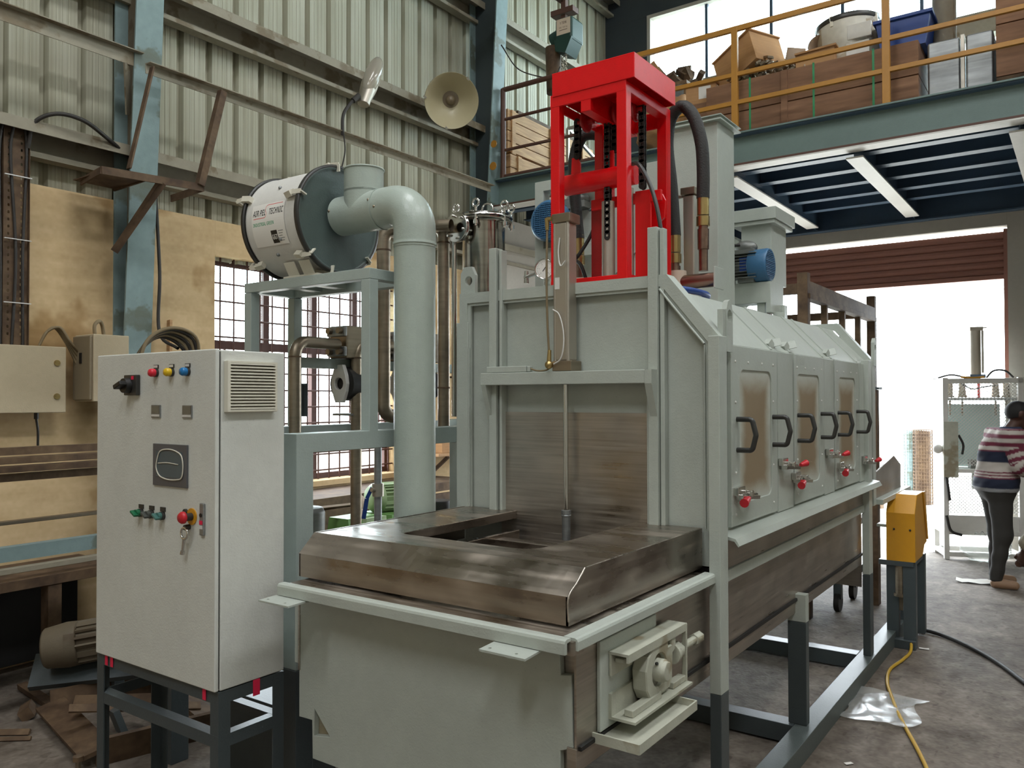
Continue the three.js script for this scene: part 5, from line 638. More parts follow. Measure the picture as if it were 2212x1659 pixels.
{ const t = thing('oil_drum', 'small black canister with white label beyond the big grey duct', 'canister', [-4.55, 0.6, -5.35]), x = -4.55, z = -5.35; part(t, 'body', lathe([[0, 0], [0.1, 0], [0.1, 0.2], [0.096, 0.21], [0.1, 0.22], [0.094, 0.225], [0, 0.225]], V(x, 0.6, z), V(0, 1, 0), 28), M.black); part(t, 'label', box(x - 0.025, x + 0.025, 0.74, 0.79, z + 0.099, z + 0.102, 0), M.white); }
{ const t = thing('side_table', 'small brown steel table under the black canister', 'table', [-4.5, 0, -5.4]); part(t, 'top', box(-4.75, -4.2, 0.56, 0.6, -5.7, -5.15), M.rustFrame); for (const [x, z] of [[-4.73, -5.68], [-4.22, -5.68], [-4.73, -5.17], [-4.22, -5.17]]) part(t, 'leg', box(x - 0.015, x + 0.015, 0, 0.56, z - 0.015, z + 0.015), M.rustFrame); }
{ const t = thing('wall_counter', 'long brown steel counter under the left window', 'counter', [-5.3, 0, -5]); part(t, 'top', box(-5.58, -5.0, 0.82, 0.9, -6.4, -3.7), M.rustFrame); part(t, 'front', box(-5.03, -5.0, 0.05, 0.8, -6.38, -3.72), M.rustFrame); part(t, 'shelf_edge', box(-5.0, -4.97, 0.5, 0.56, -6.0, -4.2), M.porcelain); }
{ const t = thing('wall_shelf', 'shelf with cardboard boxes on the cream wall behind the duct', 'shelf', [-5.4, 1.1, -6.8]); part(t, 'board', box(-5.6, -5.2, 1.12, 1.15, -7.4, -6.1), M.wood); part(t, 'bracket', [bar(V(-5.58, 0.85, -6.3), V(-5.25, 1.11, -6.3), 0.03, 0.03), bar(V(-5.58, 0.85, -7.2), V(-5.25, 1.11, -7.2), 0.03, 0.03)], M.rustFrame); }
for (const [z, h, l] of [[-6.35, 0.24, 'cardboard box at the near end of the wall shelf'], [-6.7, 0.17, 'low cardboard box in the middle of the wall shelf']]) { const t = thing('cardboard_box', l, 'box', [-5.4, 1.15, z], 'boxes on the wall shelf'); part(t, 'carton', box(-5.55, -5.25, 1.15, 1.15 + h, z - 0.14, z + 0.14, 0.002), M.card); part(t, 'tape', box(-5.42, -5.38, 1.15 + h, 1.152 + h, z - 0.14, z + 0.14, 0), M.vent); }
{ const t = thing('hanging_hose', 'dark blue bundle hanging on the wall beyond the skid', 'bundle', [-5.35, 1.3, -6.6]); for (let k = 0; k < 4; k++) part(t, 'loop', tor(V(-5.35 + k * 0.02, 1.75, -6.75), 0.16 - k * 0.012, 0.02, 'x', 28, 8).scale(1, 1.0, 1), k % 2 ? M.blueDeep : M.black); part(t, 'hook', bar(V(-5.6, 1.92, -6.75), V(-5.25, 1.93, -6.75), 0.02), M.rustFrame); }

// ---------- on the mezzanine ----------
const crate = (label, x0, x1, y0, y1, z0, z1, long, mat, n = 4, battens = []) => { const t = thing('wooden_crate', label, 'crate', [(x0 + x1) / 2, y0, (z0 + z1) / 2]), h = (y1 - y0) / n;
  for (let k = 0; k < n; k++) { const a = y0 + k * h + 0.004, b = y0 + (k + 1) * h - 0.004; part(t, 'plank', box(x0, x1, a, b, z1 - 0.02, z1, 0.003), mat); part(t, 'plank', box(x1 - 0.02, x1, a, b, z0, z1 - 0.021, 0.003), mat); part(t, 'plank', box(x0, x0 + 0.02, a, b, z0, z1 - 0.021, 0.003), mat); }
  part(t, 'added_liner', box(x0 + 0.021, x1 - 0.021, y0 + 0.021, y1 - 0.021, z0, z1 - 0.021, 0), mat); part(t, 'lid', box(x0, x1, y1 - 0.02, y1, z0, z1, 0.002), mat); part(t, 'bottom_board', box(x0 + 0.02, x1 - 0.02, y0, y0 + 0.02, z0, z1 - 0.03, 0), mat);  // inner box added to keep light out of the plank gaps
  for (const b of battens) part(t, 'batten', long === 'x' ? box(b, b + 0.06, y0, y1, z1, z1 + 0.018, 0.002) : box(x1, x1 + 0.018, y0 - 0.02, y1, b - 0.07, b, 0.002), mat); return t; };
crate('upper pine crate with plank side behind the brown railing', -5.52, -5.22, 4.43, 4.9, -9.2, -7.3, 'z', M.wood, 4, [-7.36, -8.15, -8.9]); crate('lower pine crate under the plank crate by the left column', -5.52, -5.2, 4.11, 4.4, -9.0, -7.32, 'z', M.wood, 2, [-7.45]);
{ const t = thing('roller_conveyor', 'dark roller track lying on the upper pine crate', 'conveyor', [-5.35, 4.9, -8.2]); part(t, 'side_rail', box(-5.25, -5.22, 4.9, 4.94, -9.1, -7.5), M.rustFrame); part(t, 'side_rail', box(-5.5, -5.47, 4.9, 4.94, -9.1, -7.5), M.rustFrame); for (let k = 0; k < 20; k++) part(t, 'roller', cyl(V(-5.48, 4.93, -9.05 + k * 0.075), V(-5.24, 4.93, -9.05 + k * 0.075), 0.02, 0.02, 8), M.dark); }
{ const t = thing('hand_ladder', 'light metal trolley frame standing by the pine crates', 'trolley', [-4.4, 4.11, -8.3]); part(t, 'frame', [bar(V(-4.75, 4.11, -7.8), V(-4.75, 4.72, -7.8), 0.03), bar(V(-4.75, 4.72, -7.8), V(-4.75, 4.5, -8.5), 0.03), bar(V(-4.2, 4.11, -7.9), V(-4.2, 4.95, -7.9), 0.025), bar(V(-4.2, 4.95, -7.9), V(-4.2, 4.95, -8.6), 0.025), bar(V(-4.75, 4.72, -7.8), V(-3.6, 4.75, -7.85), 0.03)], M.alu); }
{ const c = crate('long brown plywood crate with green straps along the orange railing', -3.0, -1.14, 4.11, 4.69, -8.2, -7.5, 'x', M.ply, 2, [-2.28]); for (const x of [-2.58, -2.0, -1.5]) part(c, 'green_strap', [box(x, x + 0.018, 4.11, 4.7, -7.5, -7.498, 0), box(x, x + 0.018, 4.69, 4.693, -8.2, -7.498, 0)], std({ color: '#2f8f5a', roughness: 0.5 })); }
crate('small dark crate at the left end of the long plywood crate', -3.22, -3.01, 4.11, 4.58, -8.0, -7.55, 'x', M.ply, 2, []); crate('tall plywood crate at the right edge of the mezzanine', -0.58, 1.2, 4.24, 5.5, -8.4, -7.5, 'x', M.ply, 3, []);
{ const t = thing('pallet', 'dark pallet under the tall plywood crate', 'pallet', [0.3, 4.11, -7.9]); for (const x of [-0.5, 0.25, 1.0]) part(t, 'runner', box(x - 0.05, x + 0.05, 4.11, 4.21, -8.4, -7.5), M.rustFrame); part(t, 'deck', box(-0.58, 1.2, 4.21, 4.238, -8.4, -7.5), M.rustFrame); }
const carton = (label, c, s, rz, ry, tape) => { const t = thing('cardboard_box', label, 'box', [c[0], c[1] - s[1] / 2, c[2]]); const e = V(...c), tw = (g) => twist(g, e, 0, ry, rz); part(t, 'carton', tw(cbox(...c, ...s, 0.004)), M.card); part(t, 'flap', tw(box(c[0] - s[0] / 2, c[0] + s[0] / 2 + 0.02, c[1] + s[1] / 2 - 0.012, c[1] + s[1] / 2 + 0.004, c[2] - s[2] / 2, c[2] + s[2] / 2 + 0.02, 0)), M.card); if (tape) part(t, 'shipping_label', tw(box(c[0] - 0.02, c[0] + 0.1, c[1] - 0.05, c[1] + 0.07, c[2] + s[2] / 2, c[2] + s[2] / 2 + 0.001, 0)), M.white); };
carton('big tilted cardboard carton on top of the long plywood crate', [-2.66, 4.92, -7.75], [0.5, 0.32, 0.4], 0.32, -0.45); carton('small cardboard box with white label left of the big tilted carton', [-3.1, 4.68, -7.7], [0.3, 0.19, 0.25], 0.0, 0.1, true); carton('plain cardboard box between the chain heap and the white drum', [-1.98, 4.74, -7.65], [0.34, 0.15, 0.3], 0.03, 0);
{ const t = thing('chain_heap', 'heap of oily roller chains in plastic on the plywood crate', 'chains', [-2.5, 4.69, -7.6]); const L = []; for (let k = 0; k < 150; k++) { const f = rnd(), x = -2.75 + f * 0.75, h = 0.16 * Math.sin(Math.PI * Math.min(1, f * 1.2)) + 0.02; L.push(twist(cbox(x, 4.7 + rnd(0, h), -7.62 + rnd(-0.1, 0.12), 0.05, 0.022, 0.03, 0), V(x, 4.72, -7.6), rnd(-0.6, 0.6), rnd(-1.5, 1.5), rnd(-0.6, 0.6))); } part(t, 'links', L, M.pipe, { kind: 'stuff' }); }
for (const [c, r, d, l] of [[[-2.22, 4.86, -7.72], 0.085, [0.3, 0.9, 0.3], 'short cream pipe piece standing on the chain heap'], [[-1.98, 4.9, -7.75], 0.095, [-0.1, 0.2, 1], 'cream pipe tee with open end facing the hall']]) { const t = thing('pipe_fitting', l, 'pipe', c), D = V(...d).normalize(), C = V(...c); part(t, 'sleeve', lathe([[r - 0.01, -0.1], [r, -0.1], [r, 0.1], [r - 0.01, 0.1], [r - 0.01, -0.1]], C, D, 28), M.porcelain); part(t, 'collar', lathe([[r, -0.09], [r + 0.008, -0.085], [r + 0.008, -0.05], [r, -0.045]], C, D, 28), M.porcelain); if (D.z > 0.8) part(t, 'branch', cyl(C, C.clone().add(V(0.12, 0.04, -0.05)), r * 0.9, r * 0.9, 24), M.porcelain); }
{ const t = thing('filter_drum', 'white round filter drum with clamp band standing on the crate', 'drum', [-1.75, 4.69, -7.85]), c = V(-1.75, 4.66, -7.85), up = V(-0.05, 1, 0.02); part(t, 'barrel', lathe([[0.26, 0.02], [0.27, 0.03], [0.27, 0.44], [0.26, 0.45], [0, 0.45]], c, up, 48), std({ color: '#d9d6cc', roughness: 0.45, map: T.grime })); part(t, 'clamp_band', lathe([[0.27, 0.41], [0.28, 0.415], [0.28, 0.45], [0.262, 0.462]], c, up, 48), M.plastic); part(t, 'access_plate', [box(-1.72, -1.52, 4.86, 4.99, -7.6, -7.575), box(-1.73, -1.54, 4.72, 4.83, -7.6, -7.575)], M.white); for (const a of [0.4, 1.9, 2.9]) part(t, 'latch', bar(V(-1.76 + 0.275 * Math.cos(a), 5.02, -7.85 + 0.275 * Math.sin(a)), V(-1.77 + 0.275 * Math.cos(a), 5.11, -7.85 + 0.275 * Math.sin(a)), 0.025, 0.025), M.vent); }
{ const t = thing('plastic_bin', 'dark blue plastic bin right of the white drum', 'bin', [-1.28, 4.69, -7.8]); part(t, 'bin', ext('xy', [[-1.45, 4.69], [-1.1, 4.69], [-1.06, 4.96], [-1.49, 4.96]], -8.0, -7.6), M.blueDeep); part(t, 'rim', box(-1.51, -1.04, 4.94, 4.97, -8.02, -7.58), M.blueDeep); }
{ const t = thing('steel_cabinet', 'stainless steel tank wrapped in film beside the plywood crate', 'tank', [-0.95, 4.11, -7.8]); part(t, 'tank', [box(-1.08, -0.84, 4.11, 4.66, -8.1, -7.55, 0.02), box(-0.8, -0.6, 4.11, 4.66, -8.1, -7.55, 0.02)], M.galv); part(t, 'rim', [tor(V(-0.95, 4.68, -7.75), 0.1, 0.012, 'y', 28, 8)], M.galv); part(t, 'frame', box(-0.835, -0.805, 4.11, 4.67, -7.6, -7.55), M.alu); }
{ const t = thing('round_post', 'stout round concrete grey post rising from the mezzanine', 'post', [-1.0, 4.11, -7.95]); part(t, 'shaft', cyl(V(-1.0, 4.68, -7.95), V(-1.0, ROOF_Y, -7.95), 0.095, 0.095, 28), std({ color: '#8d8474', roughness: 0.8, map: T.grime })); part(t, 'base', cyl(V(-1.0, 4.66, -7.95), V(-1.0, 4.7, -7.95), 0.14, 0.14, 28), M.angle); }
{ const t = thing('wrapped_bundle', 'brown paper wrapped bundle in crumpled plastic behind the red tower', 'bundle', [-3.4, 4.11, -8.0]); const g = new THREE.SphereGeometry(1, 40, 28), p = g.attributes.position; for (let i = 0; i < p.count; i++) { const x = p.getX(i), y = p.getY(i), z = p.getZ(i), s = 1 + 0.18 * (fbm((x + 1) / 2, (y + 1) / 2 + z * 0.3 + 1, 7, 7, 201, 3) - 0.5) * 2; p.setXYZ(i, x * s * 0.36 - 3.55, y * s * 0.36 + 4.46, z * s * 0.3 - 7.9); } g.computeVertexNormals(); part(t, 'wrapping', soup(g), M.card); }
{ const t = thing('chain_hoist', 'dark green chain hoist with pale label hanging over the mezzanine', 'hoist', [-4.25, 4.9, -7.6]), x = -4.52, z = -7.42, y = 5.62;
  part(t, 'body', [box(x - 0.11, x + 0.1, y - 0.13, y + 0.13, z - 0.18, z + 0.08, 0.03), ext('xy', [[x - 0.12, y - 0.1], [x + 0.1, y - 0.1], [x + 0.02, y - 0.26], [x - 0.1, y - 0.22]], z - 0.15, z + 0.08)], M.hoist); part(t, 'motor_drum', cyl(V(x - 0.2, y - 0.06, z - 0.05), V(x - 0.1, y - 0.03, z - 0.05), 0.1, 0.1, 24), M.hoist);
  const cv = document.createElement('canvas'); cv.width = 256; cv.height = 200; const q = cv.getContext('2d'); q.fillStyle = '#cbb9a4'; q.fillRect(0, 0, 256, 200); q.fillStyle = '#5c4a40'; q.font = 'bold 44px sans-serif'; q.fillText('1 TON', 60, 70); q.font = '28px sans-serif'; q.fillText('SWL 1000 kg', 44, 120); q.fillRect(50, 140, 150, 8); const tx = new THREE.CanvasTexture(cv); tx.colorSpace = THREE.SRGBColorSpace;
  const pl = new THREE.Mesh(new THREE.PlaneGeometry(0.17, 0.17).translate(x + 4.25, y + 0.025 - 4.9, z + 0.0815 + 7.6), std({ map: tx, roughness: 0.5 })); pl.name = 'rating_plate'; t.add(pl);
  part(t, 'hook_mount', [box(x - 0.2, x + 0.08, y + 0.2, y + 0.26, z - 0.1, z + 0.02), box(x - 0.09, x - 0.03, y + 0.16, y + 0.42, z - 0.07, z - 0.01), cyl(V(x - 0.06, y + 0.42, z - 0.04), V(x - 0.06, y + 0.42, z + 0.06), 0.06, 0.06, 18)], M.brownRail);
  part(t, 'chain_bag', [cyl(V(x - 0.2, y - 0.12, z - 0.03), V(x - 0.19, 5.0, z - 0.03), 0.085, 0.08, 20, false)], M.rustFrame);
  const ch = []; for (let k = 0; k < 22; k++) { ch.push(tor(V(x - 0.06, y - 0.26 - k * 0.03, z), 0.014, 0.005, k % 2 ? 'x' : 'z', 10, 5), tor(V(x + 0.0, y - 0.2 - k * 0.03, z + 0.03), 0.012, 0.004, k % 2 ? 'x' : 'z', 10, 5)); } part(t, 'chain', ch, M.pipe);
  part(t, 'push_button_cable', tube([[-5.2, 5.55, -7.15], [-5.0, 5.25, -7.2], [-4.7, 5.12, -7.3], [-4.65, 5.12, -7.36], [-4.6, 5.25, -7.4]], 0.007, 6), M.cable); }
{ const t = thing('hoist_beam', 'brown steel jib beam above the chain hoist', 'beam', [-4.6, 6.0, -7.2]); part(t, 'beam', [bar(V(-4.58, 6.08, -7.5), V(-4.9, 6.3, -4.8), 0.12, 0.02), bar(V(-4.58, 6.02, -7.5), V(-4.9, 6.24, -4.8), 0.02, 0.12), bar(V(-4.58, 6.0, -7.5), V(-4.9, 6.2, -4.8), 0.14, 0.02)], M.brownRail); }
{ const t = thing('scrap_pile', 'pile of odd brown offcuts behind the brown railing', 'scrap', [-4.0, 4.9, -8.6]); const L = []; for (let k = 0; k < 26; k++) { const c = V(-4.3 + rnd(0, 0.7), 5.15 + rnd(0, 0.25), -8.8 + rnd(0, 0.5)); L.push(twist(cbox(c.x, c.y, c.z, rnd(0.05, 0.25), rnd(0.02, 0.08), rnd(0.05, 0.3), 0), c, rnd(-1, 1), rnd(-1, 1), rnd(-1, 1))); } part(t, 'offcuts', L, M.rustFrame, { kind: 'stuff' }); part(t, 'shelf', [box(-4.4, -3.5, 5.08, 5.12, -9.0, -8.2), box(-4.38, -4.34, 4.11, 5.08, -8.3, -8.26), box(-3.56, -3.52, 4.11, 5.08, -8.3, -8.26), box(-4.38, -4.34, 4.11, 5.08, -8.98, -8.94), box(-3.56, -3.52, 4.11, 5.08, -8.98, -8.94)], M.angle); part(t, 'tilted_carton', twist(cbox(-4.05, 5.32, -8.5, 0.3, 0.28, 0.3), V(-4.05, 5.3, -8.5), 0.3, 0.4, 0.5), M.card); }

// ---------- the far end of the machine, doorway and yard ----------
{ const t = thing('outfeed_tray', 'stainless outfeed tray with angled end plate behind the washer', 'tray', [-1.7, 1.0, -6.3]);
  part(t, 'side_plate', ext('zy', [[-6.6, 1.03], [-5.7, 1.03], [-5.7, 1.2], [-6.35, 1.28], [-6.6, 1.2]], -1.16, -1.15), M.steel); part(t, 'pan', [box(-2.36, -1.16, 1.03, 1.05, -6.6, -5.7, 0), box(-2.37, -2.36, 1.03, 1.2, -6.6, -5.7, 0)], M.steel); part(t, 'white_edge', box(-1.17, -1.1, 1.0, 1.035, -6.7, -5.7), M.grey); }
{ const t = thing('drive_guard', 'yellow folded sheet guard on dark legs at the outfeed end', 'guard', [-1.06, 0, -6.3]), P = [[-6.05, 0.585], [-6.35, 0.585], [-6.42, 0.65], [-6.53, 0.66], [-6.42, 1.03], [-6.14, 1.03], [-6.05, 0.91]];
  part(t, 'guard', [ext('zy', P, -1.15, -0.97, [], 0.003), ext('zy', [[-6.35, 1.032], [-6.42, 1.032], [-6.53, 0.68], [-6.5, 0.68]], -0.968, -0.96)], M.yellow); part(t, 'bolt', [sph(V(-1.1, 0.8, -6.048), 0.007), sph(V(-1.0, 0.8, -6.048), 0.007)], M.black);
  for (const [x, z] of [[-1.13, -6.12], [-1.02, -6.09], [-1.13, -6.45], [-1.02, -6.45]]) part(t, 'leg', box(x - 0.03, x + 0.05, 0.02, 0.585, z - 0.03, z + 0.03), M.dark); part(t, 'foot_rail', box(-1.16, -0.97, 0.0, 0.06, -6.12, -6.03), M.dark); part(t, 'top_plate', box(-1.2, -0.98, 0.55, 0.585, -6.48, -6.05), M.dark);
  part(t, 'gear_motor', [cyl(V(-1.07, 0.34, -6.1), V(-1.07, 0.58, -6.1), 0.035, 0.035, 18), box(-1.12, -1.04, 0.24, 0.36, -6.2, -6.1), cyl(V(-1.07, 0.36, -6.1), V(-1.07, 0.34, -6.1), 0.045, 0.045, 18)], M.pipe); part(t, 'side_bracket', box(-1.22, -1.15, 0.8, 0.82, -6.2, -6.1), M.grey); }
{ const t = thing('low_trolley', 'dark low trolley with castors under the tank', 'trolley', [-2.2, 0, -6.9]); part(t, 'deck', box(-2.7, -1.5, 0.3, 0.36, -7.4, -6.7), M.dark); for (const [x, z] of [[-2.55, -6.8], [-1.65, -6.8], [-2.55, -7.3], [-1.65, -7.3]]) { part(t, 'castor_fork', box(x - 0.03, x + 0.03, 0.1, 0.3, z - 0.03, z + 0.03), M.dark); part(t, 'castor_wheel', cyl(V(x - 0.02, 0.075, z), V(x + 0.02, 0.075, z), 0.075, 0.075, 20), M.black); } part(t, 'cable_bunch', [tube([[-2.3, 0.37, -7], [-2.0, 0.42, -6.9], [-1.8, 0.38, -7.1], [-1.6, 0.4, -6.8]], 0.01, 6), tube([[-1.9, 0.38, -6.8], [-1.75, 0.44, -6.9], [-1.6, 0.37, -7]], 0.01, 6)], M.rubberRed); }
{ const t = thing('steel_rack', 'rusty steel storage rack standing before the doorway', 'rack', [-2.3, 0, -7.6]), A = M.rustFrame; const x0 = -2.85, x1 = -1.8, z0 = -8.85, z1 = -6.45;
  for (const [x, z] of [[x0, z0], [x1, z0], [x0, z1], [x1, z1]]) part(t, 'post', box(x - 0.04, x + 0.04, 0, z === z0 ? 2.72 : 2.66, z - 0.04, z + 0.04), A);
  for (const z of [-7.05, -7.65, -8.25]) part(t, 'stanchion', box(x1 - 0.025, x1 + 0.025, 1.9, 2.5, z - 0.025, z + 0.025), M.angle);
  for (const x of [x0, x1]) part(t, 'top_rail', [box(x - 0.04, x + 0.04, 2.5, 2.6, z0, z1), box(x - 0.03, x + 0.05, 2.46, 2.5, z0, z1)], A); for (const z of [z0, z1]) part(t, 'cross_rail', box(x0, x1, 2.5, 2.58, z - 0.03, z + 0.03), A);
  for (const y of [0.5, 1.2, 1.9]) part(t, 'shelf_rail', [box(x1 - 0.03, x1 + 0.03, y, y + 0.06, z0, z1), box(x0 - 0.03, x0 + 0.03, y, y + 0.06, z0, z1)], A);
  part(t, 'shelf_load', [cyl(V(-2.7, 2.2, -7), V(-1.9, 2.2, -7), 0.04), cyl(V(-2.7, 2.2, -7.5), V(-1.9, 2.2, -7.5), 0.05), box(-2.7, -1.95, 2.02, 2.06, -8.4, -6.8)], M.dark); }
{ const t = thing('leaning_panel', 'dark tall panel standing at the rear corner of the washer', 'panel', [-1.5, 0, -7.2]); part(t, 'panel', box(-1.52, -1.42, 0, 1.76, -7.25, -7.15), M.rustFrame); part(t, 'edge', box(-1.54, -1.4, 1.76, 1.78, -7.27, -7.13), M.dark); }
// white test rig with mesh doors
{ const t = thing('test_rig', 'white guarded test rig with mesh front and tall cylinder on top', 'machine', [-1.26, 0, -9.6]); const W = M.white, w = 0.76, d = 0.42, Hh = 1.9;
  const L = (n, g, m, e) => { const me = part(t, n, g, m, e); me.geometry.translate(t.position.x, t.position.y, t.position.z); return me; };   // local metres: x right, z back is negative
  for (const [x, z] of [[0, -0.05], [w - 0.05, -0.05], [0, -d], [w - 0.05, -d]]) L('post', box(x, x + 0.05, 0, Hh, z, z + 0.05), W);
  for (const y of [0.03, 0.26, Hh - 0.06]) L('frame_rail', [box(0, w, y, y + 0.05, -0.05, 0), box(0, w, y, y + 0.05, -d, -d + 0.05), box(0, 0.05, y, y + 0.05, -d, 0), box(w - 0.05, w, y, y + 0.05, -d, 0)], W);
  L('base_panel', box(0.05, w - 0.05, 0.28, 0.46, -0.03, -0.02, 0), W); L('mid_shelf', box(0.05, w - 0.05, 0.9, 0.94, -d + 0.05, -0.05), W); L('head_plate', box(0.04, w - 0.04, 1.66, 1.69, -d + 0.04, -0.06), M.galv);
  const mesh = (x0, x1, y0, y1, z) => { const o = [], s = 0.034; for (let y = y0 - (x1 - x0); y < y1; y += s) for (const k of [1, -1]) { const a = [x0, k > 0 ? y : y + (x1 - x0)], b = [x1, k > 0 ? y + (x1 - x0) : y]; const cl = (p, q) => { const r = [...p]; if (r[1] < y0) { const f = (y0 - r[1]) / (q[1] - r[1]); r[0] += (q[0] - r[0]) * f; r[1] = y0; } if (r[1] > y1) { const f = (y1 - r[1]) / (q[1] - r[1]); r[0] += (q[0] - r[0]) * f; r[1] = y1; } return r; }; const A = cl(a, b), B = cl(b, a); if (Math.hypot(A[0] - B[0], A[1] - B[1]) > 0.03 && B[1] <= y1 + 1e-6 && A[1] >= y0 - 1e-6) o.push(bar(V(A[0], A[1], z), V(B[0], B[1], z), 0.006, 0.003)); } return o; };
  L('mesh_panel', mesh(0.05, w - 0.05, 0.98, Hh - 0.06, -0.035), W, { kind: 'stuff' }); L('mesh_panel', mesh(0.05, w - 0.05, 0.48, 0.88, -0.035), W, { kind: 'stuff' });
  L('back_plate', box(0.1, w - 0.1, 0.94, 1.62, -d + 0.03, -d + 0.036, 0), std({ color: '#b9cfcb', roughness: 0.5 })); L('side_panel', box(0.0, 0.004, 0.3, Hh - 0.06, -d + 0.05, -0.05, 0), M.film);
  L('control_box', box(-0.01, 0.13, 0.86, 1.44, 0.0, 0.05), M.greyDusty); L('lock_knob', sph(V(-0.04, 1.15, -0.05), 0.05), M.white); L('hanging_hose', [tube([[0.14, 1.3, 0.02], [0.18, 1.2, 0.03], [0.17, 1.1, 0.03]], 0.012, 8), tube([[0.02, 0.86, 0.02], [0.03, 0.75, 0.04], [0.05, 0.62, 0.02]], 0.014, 8), tube([[0.02, 0.46, 0.01], [0.06, 0.3, 0.03], [0.16, 0.26, 0.02]], 0.014, 8)], M.rubber);
  for (const x of [0.12, 0.24, 0.56, 0.66]) L('clamp_cylinder', [cyl(V(x, 1.69, -0.2), V(x, 1.84, -0.2), x === 0.24 || x === 0.56 ? 0.04 : 0.03, 0.03, 18), cyl(V(x, 1.5, -0.2), V(x, 1.66, -0.2), 0.01, 0.01, 10), cyl(V(x, 1.69, -0.2), V(x, 1.71, -0.2), 0.045, 0.045, 12)], M.pipe);
  L('red_rod', cyl(V(0.4, 1.66, -0.2), V(0.4, 1.84, -0.2), 0.014, 0.014, 12), M.red); L('main_cylinder', [cyl(V(0.37, Hh, -0.2), V(0.37, 2.42, -0.2), 0.055, 0.055, 24), box(0.305, 0.435, 2.4, 2.44, -0.26, -0.14), box(0.435, 0.48, 2.425, 2.437, -0.22, -0.18), cyl(V(0.43, 1.95, -0.16), V(0.43, 2.4, -0.16), 0.012, 0.012, 8)], M.alu); L('cylinder_foot', box(0.3, 0.45, Hh - 0.005, Hh + 0.035, -0.27, -0.13), M.beamDark);
  L('air_hose', [tube([[0.46, 1.9, -0.15], [0.52, 1.97, -0.12], [0.62, 1.97, -0.1], [0.7, 1.9, -0.1]], 0.01, 8), tube([[-0.02, 1.9, -0.1], [0.1, 1.93, -0.08], [0.22, 1.91, -0.08], [0.34, 1.9, -0.1]], 0.009, 8), tube([[0.2, 1.84, -0.1], [0.3, 1.78, -0.06], [0.4, 1.8, -0.06], [0.55, 1.82, -0.1]], 0.007, 8)], M.rubber); L('yellow_hose', tube([[0.18, 1.905, -0.03], [0.28, 1.895, -0.01], [0.4, 1.905, -0.02]], 0.011, 8), M.yellow); L('fixture', [box(0.3, 0.4, 0.94, 1.03, -0.25, -0.15), cyl(V(0.35, 0.72, -0.2), V(0.35, 0.9, -0.2), 0.03, 0.03, 14)], M.motorGrey);
  t.rotation.y = THREE.MathUtils.degToRad(22); }
{ const t = thing('plastic_bag', 'crumpled clear plastic bag under the white test rig', 'bag', [-0.9, 0, -9.7]); const g = new THREE.SphereGeometry(1, 36, 24), p = g.attributes.position; for (let i = 0; i < p.count; i++) { const x = p.getX(i), y = p.getY(i), z = p.getZ(i), s = 0.85 + 0.5 * Math.abs(fbm((x + 1) / 2, (y + z * 0.6 + 2) / 4, 9, 9, 301, 3) - 0.5) * 2; p.setXYZ(i, x * s * 0.24 - 0.9, Math.max(0.004, y * s * 0.17 + 0.13), z * s * 0.13 - 9.72); } g.computeVertexNormals(); part(t, 'film', soup(g), M.film); }
for (const [x, z, h, m, l] of [[-2.2, -14.5, 1.17, M.rustFrame, 'rust brown roll of welded wire mesh standing in the yard'], [-2.38, -14.75, 1.15, M.column, 'bluish roll of welded wire mesh behind the rust brown roll']]) { const t = thing('mesh_roll', l, 'wire roll', [x, 0, z]); const r = 0.14, o = []; for (let k = 0; k < 22; k++) o.push(tor(V(x, 0.0 + (k / 21) * h, z), r, 0.006, 'y', 24, 4)); for (let k = 0; k < 24; k++) { const a = k / 24 * 6.283; o.push(cyl(V(x + r * Math.cos(a), -0.02, z + r * Math.sin(a)), V(x + r * Math.cos(a), h, z + r * Math.sin(a)), 0.005, 0.005, 4)); } part(t, 'wire', o, m, { kind: 'stuff' }); part(t, 'inner_turns', [cyl(V(x, -0.02, z), V(x, h - 0.02, z), r * 0.8, r * 0.8, 20, true)], m); }
{ const t = thing('drum_post', 'short dark post standing in the yard beside the wire rolls', 'post', [-2.75, 0, -14.0]); part(t, 'post', cyl(V(-2.7, -0.02, -13.6), V(-2.7, 0.5, -13.6), 0.09, 0.09, 18), M.angle); }
// cables and litter on the floor
{ const t = thing('power_cable', 'thick black cable curving across the aisle floor', 'cable', [-0.7, 0, -6]); part(t, 'cord', tube([[-1.06, 0.02, -6.56], [-0.9, 0.016, -6.5], [-0.73, 0.016, -6.34], [-0.52, 0.016, -6.05], [-0.34, 0.016, -5.7], [-0.1, 0.016, -5.2], [0.3, 0.016, -4.6]], 0.014, 8, 80), M.rubber); }
{ const t = thing('extension_cord', 'yellow extension cord snaking along the aisle by the base beam', 'cable', [-0.9, 0, -5]); part(t, 'cord', tube([[-1.0, 0.05, -6.05], [-0.99, 0.014, -5.97], [-1.0, 0.012, -5.75], [-1.03, 0.012, -5.5], [-1.0, 0.012, -5.25], [-0.93, 0.012, -5.0], [-0.86, 0.012, -4.78], [-0.78, 0.012, -4.56], [-0.7, 0.012, -4.35], [-0.63, 0.012, -4.15], [-0.52, 0.012, -3.8], [-0.35, 0.012, -3.2]], 0.01, 8, 120), std({ color: '#b8932e', roughness: 0.5 })); }
{ const t = thing('cable_loop', 'thin pale wire loop on the floor under the drip tray', 'wire', [-1.3, 0, -2.5]); part(t, 'wire', tube([[-1.6, 0.01, -2.3], [-1.25, 0.01, -2.35], [-1.12, 0.03, -2.6], [-1.2, 0.02, -2.95], [-1.5, 0.01, -3.0]], 0.004, 6), M.cableTan); }
